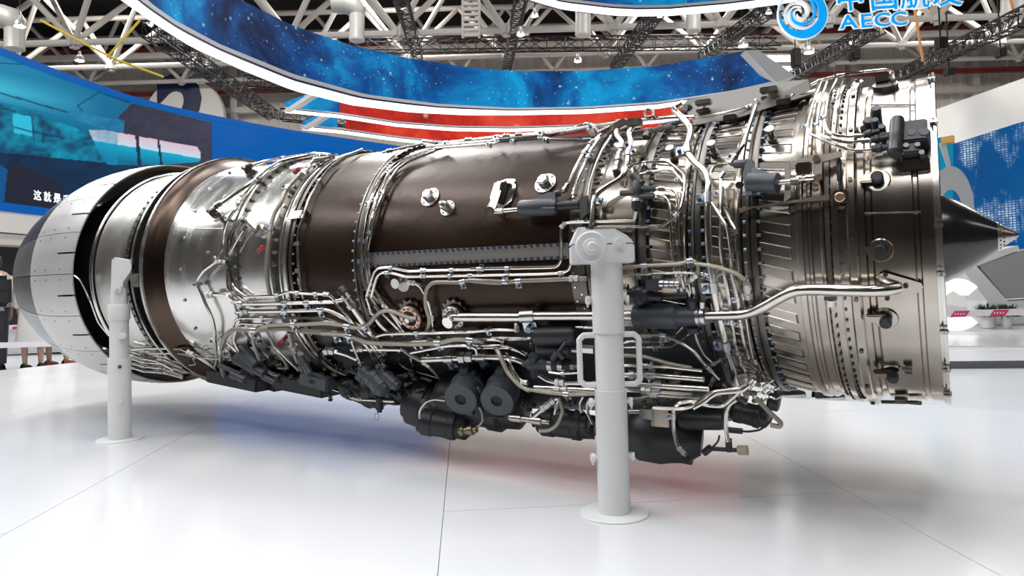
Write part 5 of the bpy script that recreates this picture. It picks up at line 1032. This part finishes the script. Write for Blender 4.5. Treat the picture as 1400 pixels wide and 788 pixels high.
for (u, v0, v1, d, w, lab) in ((20, 40, 68, 18, 25, 'grey air duct nozzle at the far left'), (488, 20, 56, 18, 21, 'grey air duct nozzle over the blue ribbon'), (797, 10, 49, 19, 21, 'grey air duct nozzle right of centre'), (948, 10, 43, 19, 20, 'grey air duct nozzle left of the emblem'), (1385, -5, 26, 17, 30, 'grey air duct nozzle in the upper right corner')):
    a = ad(u, v1, d); b = ad(u, v0, d); r = w * d / FPX / 2; t = thing('air_duct', a, lab, 'duct', 'roof air ducts')
    MB().rev(a, b, [(0, r), (.05, r * 1.04), (.1, r), (1, r)], 20).build('nozzle', DU, t)
    P = [b, b + UP * r * .5, b + UP * r * 1.1 + RIGHT * (-r * .4), b + UP * r * 1.5 - RIGHT * r * 1.4, b + UP * r * 1.6 - RIGHT * r * 3.2]; MB().tube(P, [r, r * 1.25, r * 1.35, r * 1.3, r * 1.2], 18).build('elbow', DU, t)
t = thing('ventilation_ladder', ad(643, 50, 19), 'pale slatted ladder hanging from the roof left of centre', 'ladder')
for u in (633, 655): MB().cyl(ad(u, 52, 19), ad(u, -30, 19), .04, n=6).build('rail', WS, t)
for k in range(11): MB().box(ad(644, 48 - k * 7, 19), (.42, .1, .06), Matrix.Rotation(PSI, 3, 'Z')).build('rung', WS, t)
for (u, v, d, w, h, lab) in ((1168, 74, 16, 12, 18, 'black speaker box under the sign lettering'), (1286, 60, 13.5, 10, 16, 'black speaker box in front of the roof corner'), (1298, 99, 15, 10, 10, 'small black speaker box above the white wall'), (1368, 73, 15, 9, 12, 'black speaker box at the far right'), (1088, 80, 18, 11, 26, 'tall black speaker box beside the bright window')):
    p = ad(u, v, d); s_ = d / FPX; t = thing('speaker_box', p - UP * h * s_ / 2, lab, 'speaker', 'hung speakers'); R = Matrix((RIGHT, FWD, UP)).transposed()
    MB().box(p, (w * s_, .22, h * s_), R, bevel=.02).build('cabinet', BT, t); MB().box(p - FWD * .115, (w * s_ * .8, .01, h * s_ * .85), R).build('grille', CABLE, t); MB().cyl(p + UP * h * s_ / 2, p + UP * (h * s_ / 2 + 1.2), .015, n=5).build('hanger', BT, t)
YR = mat('yellow_rope', (.60, .45, .04), .6); OR = mat('orange_rope', (.55, .22, .06), .6)
for (pts, m, lab) in ((((56, 28), (120, 62), (160, 82), (223, 105)), YR, 'yellow rope running along the left roof truss'), (((191, 28), (146, 79)), YR, 'short yellow rope rising to the ribbon rim'), (((1250, 10), (1262, 84)), OR, 'orange rope hanging below the sign'), (((1380, -6), (1389, 26)), OR, 'orange rope in the upper right corner')):
    tag(MB().tube([ad(u, v, 18 - (2.2 if pts[0][0] > 1000 else .9) * (len(pts) == 2)) for u, v in pts], .03, 6).build('rope', m), lab, 'rope', 'roof ropes')
# number disc on the far wall
DW = mat('off_white_disc', (.66, .64, .61), .6); t = thing('number_sign', ad(252, 212, 31.5), 'round off-white sign with a navy number two on the far wall', 'sign')
c = ad(252, 160, 31.5); rr = 55 * 31.5 / FPX; MB().rev(c, c + FWD * .25, [(0, rr * .98), (.2, rr), (1, rr)], 56).build('disc', DW, t)
me = text_mesh('2', 134 * 32 / FPX, .03, mat('navy_digit', (.006, .012, .06), .5), .17)
for q in me.vertices: q.co = c + RIGHT * (q.co.x * 1.0 - .12) + UP * (q.co.y + .05) - FWD * (.02 + q.co.z)
link('digit', me, t)
w_ = thing('window_1', ad(1060, 98, 32.6), 'bright window high in the far wall behind the ribbon tip', 'window', kind='structure'); WG = mat('daylight_pane', (.8, .85, .9), .3, emit=(.95, .98, 1), es=3.5)
for i in range(4):
    for j in range(2): MB().prism([ad(u, v, 32.6) for u, v in ((1038 + i * 12, 76 + j * 13), (1048.5 + i * 12, 76 + j * 13), (1048.5 + i * 12, 87 + j * 13), (1038 + i * 12, 87 + j * 13))], FWD * .05).build('pane', WG, w_)
mb = MB(); mb.prism([ad(u, v, 32.7) for u, v in ((1034, 73), (1088, 73), (1088, 102), (1034, 102))], FWD * .1); mb.build('window_frame', WS, w_)
# ------------------------------------------------------------------ right side: printed wall, kiosk, letter, plants
FZ = -.3
def city_mat():
    m = bpy.data.materials.new('city_lights_print'); m.use_nodes = True; nt = m.node_tree; b = nt.nodes['Principled BSDF']; N = nt.nodes.new; L = nt.links.new
    tc = N('ShaderNodeTexCoord'); mp = N('ShaderNodeMapping'); mp.inputs['Rotation'].default_value = (math.pi / 2, 0, 0); L(tc.outputs['UV'], mp.inputs['Vector']); mp.inputs['Rotation'].default_value = (0, 0, 0)
    br = N('ShaderNodeTexBrick'); br.inputs['Scale'].default_value = 6.5; br.inputs['Mortar Size'].default_value = .02; br.offset = 0; br.inputs['Brick Width'].default_value = .16; br.inputs['Row Height'].default_value = .11
    br.inputs['Color1'].default_value = (1, 1, 1, 1); br.inputs['Color2'].default_value = (.35, .35, .35, 1); br.inputs['Mortar'].default_value = (0, 0, 0, 1); L(mp.outputs['Vector'], br.inputs['Vector'])
    n = N('ShaderNodeTexNoise'); n.inputs['Scale'].default_value = 4.5; n.inputs['Detail'].default_value = 3; st = N('ShaderNodeMapping'); st.inputs['Scale'].default_value = (1.6, .8, 1); L(mp.outputs['Vector'], st.inputs['Vector']); L(st.outputs['Vector'], n.inputs['Vector'])
    r = N('ShaderNodeMapRange'); r.inputs['From Min'].default_value = .52; r.inputs['From Max'].default_value = .72; L(n.outputs['Fac'], r.inputs['Value'])
    mu = N('ShaderNodeMixRGB'); mu.blend_type = 'MULTIPLY'; mu.inputs['Fac'].default_value = 1; L(br.outputs['Color'], mu.inputs['Color1']); L(r.outputs['Result'], mu.inputs['Color2'])
    cr = N('ShaderNodeValToRGB'); cr.color_ramp.elements[0].color = (.0, .035, .16, 1); cr.color_ramp.elements[1].color = (.0, .11, .33, 1); n2 = N('ShaderNodeTexNoise'); n2.inputs['Scale'].default_value = 2.2; L(mp.outputs['Vector'], n2.inputs['Vector']); L(n2.outputs['Fac'], cr.inputs['Fac'])
    mx = N('ShaderNodeMixRGB'); L(mu.outputs['Color'], mx.inputs['Fac']); L(cr.outputs['Color'], mx.inputs['Color1']); mx.inputs['Color2'].default_value = (.75, .92, 1, 1)
    L(mx.outputs['Color'], b.inputs['Emission Color']); b.inputs['Emission Strength'].default_value = 1.0; b.inputs['Base Color'].default_value = (.0, .004, .008, 1); b.inputs['Specular IOR Level'].default_value = .12
    return m
def upright(name, u0, v0t, v0b, d0, u1, v1t, v1b, d1, m, parent=None, th=.2, uv=False):
    a, b = at_depth(u0, v0b, d0), at_depth(u0, v0t, d0); c, d = at_depth(u1, v1t, d1), at_depth(u1, v1b, d1)
    mb = MB(); mb.prism([a, b, c, d], FWD * th); me = mb.mesh(name, m, 0)
    if uv:
        U = me.uv_layers.new(name='UV'); ax = (d - a).normalized()
        for lp in me.loops: q = me.vertices[lp.vertex_index].co; U.data[lp.index].uv = ((q - a).dot(ax) * .35, (q.z - a.z) * .35)
    return link(name, me, parent)
WALLW = mat('white_stand_wall', (.86, .84, .80), .6)
t = thing('stand_wall', at_depth(1340, 440, 15.5) - UP * .3, 'white stand wall with a blue city-lights print at the right edge', 'wall panel')
upright('white_header', 1150, 196, 246, 18.2, 1480, 78, 140, 13.4, WALLW, t, .3); upright('printed_panel', 1150, 246, 380, 18.2, 1480, 140, 360, 13.4, city_mat(), t, .2, uv=True); upright('white_base', 1150, 380, 398, 18.2, 1480, 360, 440, 13.4, WALLW, t, .3)
WK = mat('white_kiosk', (.76, .76, .77), .4); GK = mat('grey_kiosk_panel', (.36, .36, .355), .5)
NS = [at_z(u, v, FZ) for u, v in ((1000, 507), (1480, 503), (1480, 436), (1000, 444))]
t = thing('neighbouring_stage', (NS[0] + NS[1]) / 2, 'low grey stage with a dark edge behind the engine inlet at right', 'stage')
MB().prism(NS, (0, 0, .07)).build('edge', mat('dark_stage_edge', (.10, .10, .11), .5), t, ang=0); MB().prism([q + UP * .0705 for q in NS], (0, 0, .004)).build('top', mat('pale_grey_laminate', (.60, .62, .64), .3), t, ang=0)
MB().prism([at_z(u, v, FZ + .076) for u, v in ((1000, 476), (1480, 474), (1480, 459), (1000, 461))], (0, 0, .012)).build('white_strip', WHITEF, t, ang=0)
SZ = FZ + .0745
t = thing('information_kiosk', at_z(1385, 447, SZ), 'white angular kiosk with a grey slanted panel at the right edge', 'kiosk')
def kd(u, v, o=0): return at_depth(u, v, 11.0 + o)
MB().prism([kd(*q) for q in ((1318, 372), (1335, 364), (1378, 412), (1480, 405), (1480, 441), (1352, 445), (1350, 412))], FWD * .5).build('frame', WK, t, ang=0); MB().prism([kd(*q, -.02) for q in ((1338, 362), (1400, 342), (1480, 330), (1480, 402), (1377, 409))], FWD * .3).build('slanted_panel', GK, t, ang=0); MB().prism([kd(*q, -.04) for q in ((1328, 352), (1392, 336), (1394, 342), (1336, 364))], FWD * .3).build('upper_edge', WK, t, ang=0)
mb = MB(); cu, cv, dC = 1309, 417, at_z(1309, 453, SZ); dd = (dC - CAM).dot(FWD); A = []; B = []
for a in np.linspace(math.radians(42), math.radians(318), 40): A.append(at_depth(cu + 38 * math.cos(a), cv - 36 * math.sin(a), dd)); B.append(at_depth(cu + 20 * math.cos(a), cv - 19 * math.sin(a), dd))
rows = [A, B, [q + FWD * .2 for q in B], [q + FWD * .2 for q in A], A]; mb.grid(rows); n = 40
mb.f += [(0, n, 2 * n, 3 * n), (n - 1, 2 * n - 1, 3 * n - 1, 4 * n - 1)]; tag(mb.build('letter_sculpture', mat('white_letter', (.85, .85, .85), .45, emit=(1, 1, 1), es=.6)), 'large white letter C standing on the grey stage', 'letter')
for i, (u, w, lab) in enumerate(((1351, 20, 'white pot with a bushy green plant nearest the letter'), (1377, 13, 'white pot with a green plant beside the kiosk'))):
    p = at_z(u, 449, SZ); d = (p - CAM).dot(FWD); s_ = d / FPX; t = thing('potted_plant', p, lab, 'plant', 'potted plants')
    MB().rev(p, p + UP * 17 * s_, [(0, w * .36 * s_), (.06, w * .42 * s_), (.92, w * .5 * s_), (1, w * .5 * s_), (1, w * .44 * s_), (.9, w * .43 * s_)], 20).build('pot', WK, t)
    mb = MB(); rr = random.Random(i)
    for k in range(260):
        a = rr.uniform(0, 6.28); el = rr.uniform(.1, 1.4); L_ = rr.uniform(10, 24) * s_; b0 = p + UP * 16 * s_ + (RIGHT * math.cos(a) + FWD * math.sin(a)) * w * .35 * s_ * rr.random()
        dr = (RIGHT * math.cos(a) * math.cos(el) + FWD * math.sin(a) * math.cos(el) + UP * math.sin(el)); sd = dr.cross(UP).normalized() * 1.3 * s_; mid = b0 + dr * L_ * .6
        mb.add([b0, mid + sd, b0 + dr * L_ - UP * L_ * .15, mid - sd], [(0, 1, 2, 3)])
    mb.build('foliage', mat('green_leaves', (.035, .085, .025), .5, noise=.4, nscale=30), t, ang=0, kind='stuff')
TP = mat('tape_pink', (.62, .05, .16), .5); TW = mat('tape_white', (.80, .74, .76), .5)
t = thing('barrier_tape', at_depth(1340, 432, 8.2), 'white barrier tape with pink blocks stretched before the letter', 'tape'); mb = MB()
mb.prism([at_depth(u, v, 8.2) for u, v in ((1180, 428), (1480, 420), (1480, 429), (1180, 437))], FWD * .004); mb.build('band', TW, t, ang=0)
for u in (1244, 1299, 1353, 1410):
    v = 425.5 - (u - 1300) * .0267
    MB().prism([at_depth(a, b, 8.195) for a, b in ((u + 6, v), (u + 27, v - .5), (u + 21, v + 8), (u, v + 8.6))], FWD * .003).build('pink_block', TP, t, ang=0)
    for k in range(4): MB().prism([at_depth(u + 7 + k * 4 + a, v + 4 + b, 8.19) for a, b in ((-1.2, 0), (0, -1.6), (1.2, 0), (0, 1.6))], FWD * .002).build('tape_mark', TW, t, ang=0)
AR = mat('pale_arch', (.62, .63, .65), .45); t = thing('arch_display', at_depth(1306, 300, 12.6), 'pale grey rounded arch rising behind the spinner', 'display stand'); mb = MB(); rows = []
for a in np.linspace(-.15, math.pi, 24): rows.append([at_depth(1300 + r * math.cos(a), 288 - r * 1.9 * math.sin(a), 12.6 + o) for r, o in ((32, 0), (15, 0), (15, .8), (32, .8))])
mb.grid(rows, closed=True); mb.build('arch', AR, t); MB().prism([at_depth(u, v, 12.65) for u, v in ((1250, 288), (1332, 288), (1332, 372), (1250, 372))], FWD * .7).build('plinth', AR, t, ang=0)
TL = mat('glowing_teal_print', (.01, .12, .22), .5, emit=(.0, .22, .38), es=.8, noise=.5, nscale=2); t = thing('printed_totem', at_depth(1282, 300, 14), 'teal and white printed totem beside the inlet rim', 'display stand')  # print colour is given a glow of its own, with no lamp behind
MB().prism([at_depth(u, v, 14) for u, v in ((1262, 400), (1262, 192), (1303, 185), (1303, 400))], FWD * .3).build('print', TL, t, ang=0); MB().prism([at_depth(u, v, 13.98) for u, v in ((1284, 196), (1293, 194), (1301, 230), (1299, 240))], FWD * .02).build('white_swoosh', WK, t, ang=0); MB().box(at_depth(1296, 192, 13.9), (.22, .22, .12)).build('orange_cap', mat('orange_block', (.75, .42, .10), .5), t)
t = thing('white_counter', at_z(40, 494, FZ), 'white counter behind the visitors at far left', 'counter'); MB().prism([at_depth(u, v, 11.5) for u, v in ((-30, 487), (-30, 452), (95, 446), (95, 481))], FWD * .6).build('body', WK, t, ang=0); MB().prism([at_depth(u, v, 11.4) for u, v in ((-32, 453), (-32, 449), (97, 443), (97, 447))], FWD * .8).build('worktop', WK, t, ang=0); MB().prism([at_depth(u, v, 11.38) for u, v in ((17, 447), (34, 446), (34, 450), (17, 451))], FWD * .02).build('red_strip', TP, t, ang=0)
tag(MB().prism([at_depth(u, v, 9.0) for u, v in ((-60, 470), (110, 466), (110, 473), (-60, 478))], FWD * .006).build('barrier_tape', TW, None, ang=0), 'plain white barrier tape in front of the visitors at left', 'tape')
# ------------------------------------------------------------------ visitors
SKIN = mat('skin', (.45, .27, .19), .5); HAIR = mat('dark_hair', (.015, .012, .01), .5)
def skinned(name, chains, parent, m, sub=1):
    vs = []; es = []; rs = []; key = {}
    for ch in chains:
        prev = None
        for (x, y, z_, r) in ch:
            k = (round(x, 4), round(y, 4), round(z_, 4))
            if k not in key: key[k] = len(vs); vs.append((x, y, z_)); rs.append(r)
            i = key[k]
            if prev is not None and prev != i: es.append((prev, i))
            prev = i
    me = bpy.data.meshes.new(name); me.from_pydata(vs, es, []); o = bpy.data.objects.new(name, me); COL.objects.link(o)
    md = o.modifiers.new('skin', 'SKIN'); sv = me.skin_vertices[0].data if me.skin_vertices else None
    if sv is None:
        bm = bmesh.new(); bm.from_mesh(me); bm.verts.layers.skin.verify(); bm.to_mesh(me); bm.free(); sv = me.skin_vertices[0].data
    for i, r in enumerate(rs): sv[i].radius = (r, r); sv[i].use_root = (i == 0)
    s_ = o.modifiers.new('sub', 'SUBSURF'); s_.levels = sub; s_.render_levels = sub
    dg = bpy.context.evaluated_depsgraph_get(); dg.update(); res = bpy.data.meshes.new_from_object(o.evaluated_get(dg)); bpy.data.objects.remove(o)
    res.materials.clear(); res.materials.append(m)
    for p in res.polygons: p.use_smooth = True
    return res
def person(loc, yaw, H, label, top, bottom, skirt=None, shoe=None, sole=None, pack=False, stride=.05):
    k = H / 1.7; t = thing('person', loc, label, 'person'); t.rotation_euler = (0, 0, yaw)
    ch = [[(0, 0, .95, .13), (0, 0, 1.12, .12), (0, 0, 1.30, .135), (0, 0, 1.42, .10), (0, .01, 1.49, .052), (0, .015, 1.53, .052), (0, .01, 1.60, .085), (0, .005, 1.66, .075)]]
    for s_ in (-1, 1):
        ch.append([(0, 0, .95, .13), (s_ * .09, 0, .86, .09), (s_ * .10, s_ * stride * .5, .50, .055), (s_ * .10, s_ * stride - .01, .36, .054), (s_ * .10, s_ * stride, .09, .036), (s_ * .10, s_ * stride + .02, .045, .036), (s_ * .105, s_ * stride + .13, .035, .032)])
        arm = [(0, 0, 1.42, .10), (s_ * .17, 0, 1.39, .058), (s_ * .22, -.01, 1.12, .042), (s_ * .23, .05, .90, .030), (s_ * .23, .07, .83, .030)]
        ch.append(arm)
        for j, (dx, L_) in enumerate(((-.022, .065), (-.008, .08), (.008, .075), (.022, .06))): ch.append([(s_ * .23, .07, .83, .030), (s_ * .23 + dx, .085, .785, .0095), (s_ * .23 + dx, .095, .80 - L_, .008)])
        ch.append([(s_ * .23, .07, .83, .030), (s_ * .205, .105, .80, .0105), (s_ * .20, .115, .765, .009)])
    ch = [[(x * k, y * k, z_ * k, r * k) for x, y, z_, r in c] for c in ch]
    me = skinned('body', ch, t, SKIN); o = bpy.data.objects.new('body', me); COL.objects.link(o); o.parent = t
    def loft(name, rings, m, n=18):
        mb = MB(); rows = [[Vector((cx + rx * math.cos(a), cy + ry * math.sin(a), z_)) * k for a in [2 * math.pi * i / n for i in range(n)]] for cx, cy, z_, rx, ry in rings]; mb.grid(rows, closed=True)
        q = bpy.data.objects.new(name, mb.mesh(name, m, 60)); COL.objects.link(q); q.parent = t; return q
    loft('top_garment', [(0, 0, .88, .185, .145), (0, 0, 1.05, .165, .135), (0, 0, 1.25, .19, .15), (0, 0, 1.38, .20, .125), (0, 0, 1.46, .085, .075)], top)
    for s_ in (-1, 1):
        loft('sleeve', [(s_ * .15, 0, 1.40, .075, .08), (s_ * .20, 0, 1.30, .065, .065), (s_ * .225, -.01, 1.12, .055, .055), (s_ * .235, .04, .93, .045, .045)], top)
        if not skirt: loft('trouser_leg', [(s_ * .085, 0, .93, .11, .13), (s_ * .10, s_ * stride * .5, .5, .085, .09), (s_ * .10, s_ * stride, .09, .07, .075)], bottom)
        sh = MB(); rows = []
        for (y, w, h) in ((-.075, .03, .07), (-.05, .042, .085), (0, .044, .085), (.07, .046, .06), (.13, .044, .045), (.175, .026, .03)): rows.append([Vector((s_ * .105 + w * math.cos(a), s_ * stride + y, max(.012, .012 + h * math.sin(a)))) * k for a in np.linspace(0, math.pi, 9)])
        sh.grid(rows); q = bpy.data.objects.new('shoe', sh.mesh('shoe', shoe, 60)); COL.objects.link(q); q.parent = t
        so = MB(); so.prism([Vector((s_ * .105 + x, s_ * stride + y, 0)) * k for x, y in ((-.04, -.08), (.04, -.08), (.05, .07), (.045, .14), (.02, .18), (-.02, .18), (-.045, .14), (-.05, .07))], (0, 0, .022 * k)); q2 = bpy.data.objects.new('sole', so.mesh('sole', sole, 30)); COL.objects.link(q2); q2.parent = q
    if skirt: loft('skirt', [(0, 0, .98, .15, .12), (0, 0, .86, .185, .155), (0, 0, skirt, .24, .22)], bottom)
    loft('hair', [(0, .0, 1.50, .05, .03), (0, -.02, 1.54, .085, .08), (0, -.01, 1.62, .098, .10), (0, 0, 1.69, .085, .09), (0, 0, 1.725, .03, .03)], HAIR)
    hm = MB(); 
    for (x, z_, w) in ((-.032, 1.615, .012), (.032, 1.615, .012)): hm.rev(Vector((x, .085, z_)) * k, Vector((x, .098, z_)) * k, [(0, w), (1, w * .6)], 8)
    q = bpy.data.objects.new('eyes', hm.mesh('eyes', HAIR, 40)); COL.objects.link(q); q.parent = t; q['kind'] = 'stuff'
    nm = MB(); nm.rev(Vector((0, .085, 1.60)) * k, Vector((0, .118, 1.575)) * k, [(0, .010), (.8, .016), (1, .008)], 8); nm.rev(Vector((-.025, .092, 1.545)) * k, Vector((.025, .092, 1.545)) * k, [(0, .004), (.5, .009), (1, .004)], 8)
    q = bpy.data.objects.new('face_features', nm.mesh('face_features', SKIN, 60)); COL.objects.link(q); q.parent = t; q['kind'] = 'stuff'
    if pack:
        b = MB(); b.box(Vector((0, -.20, 1.17)) * k, (.31 * k, .17 * k, .46 * k), bevel=.05); q = bpy.data.objects.new('backpack', b.mesh('backpack', pack, 50)); COL.objects.link(q); q.parent = t
        b = MB(); b.box(Vector((0, -.295, 1.08)) * k, (.22 * k, .05 * k, .2 * k), bevel=.02); q2 = bpy.data.objects.new('pocket', b.mesh('pocket', pack, 50)); COL.objects.link(q2); q2.parent = q
    return t
BLK = mat('black_cloth', (.012, .012, .015), .7); LGT = mat('light_cloth', (.62, .60, .57), .8); NVY = mat('navy_cloth', (.02, .025, .05), .7); RDS = mat('red_shoe', (.20, .03, .03), .5); WSO = mat('white_sole', (.75, .75, .74), .5); GRD = mat('dark_trousers', (.03, .03, .04), .7)
def feet(u, v): return at_z(u, v, FZ)
YW = math.atan2(FWD.y, FWD.x) - math.pi / 2
person(feet(-8, 507), YW + .9, 1.46, 'visitor in dark trousers carrying a black backpack at the left edge', LGT, GRD, shoe=BLK, sole=BLK, pack=BLK)
person(feet(45, 505), YW + .1, 1.42, 'visitor in a pale skirt and dark shoes beside the backpack', LGT, LGT, skirt=.36, shoe=BLK, sole=BLK, stride=.03)
person(feet(79, 500), YW - .15, 1.42, 'visitor in a pale skirt and dark red shoes behind the nozzle', LGT, LGT, skirt=.36, shoe=RDS, sole=BLK, stride=.06)
person(feet(1098, 545.5), YW - 1.45, 1.62, 'visitor behind the engine, only white-soled black sneakers showing', NVY, GRD, shoe=BLK, sole=WSO, stride=.105)
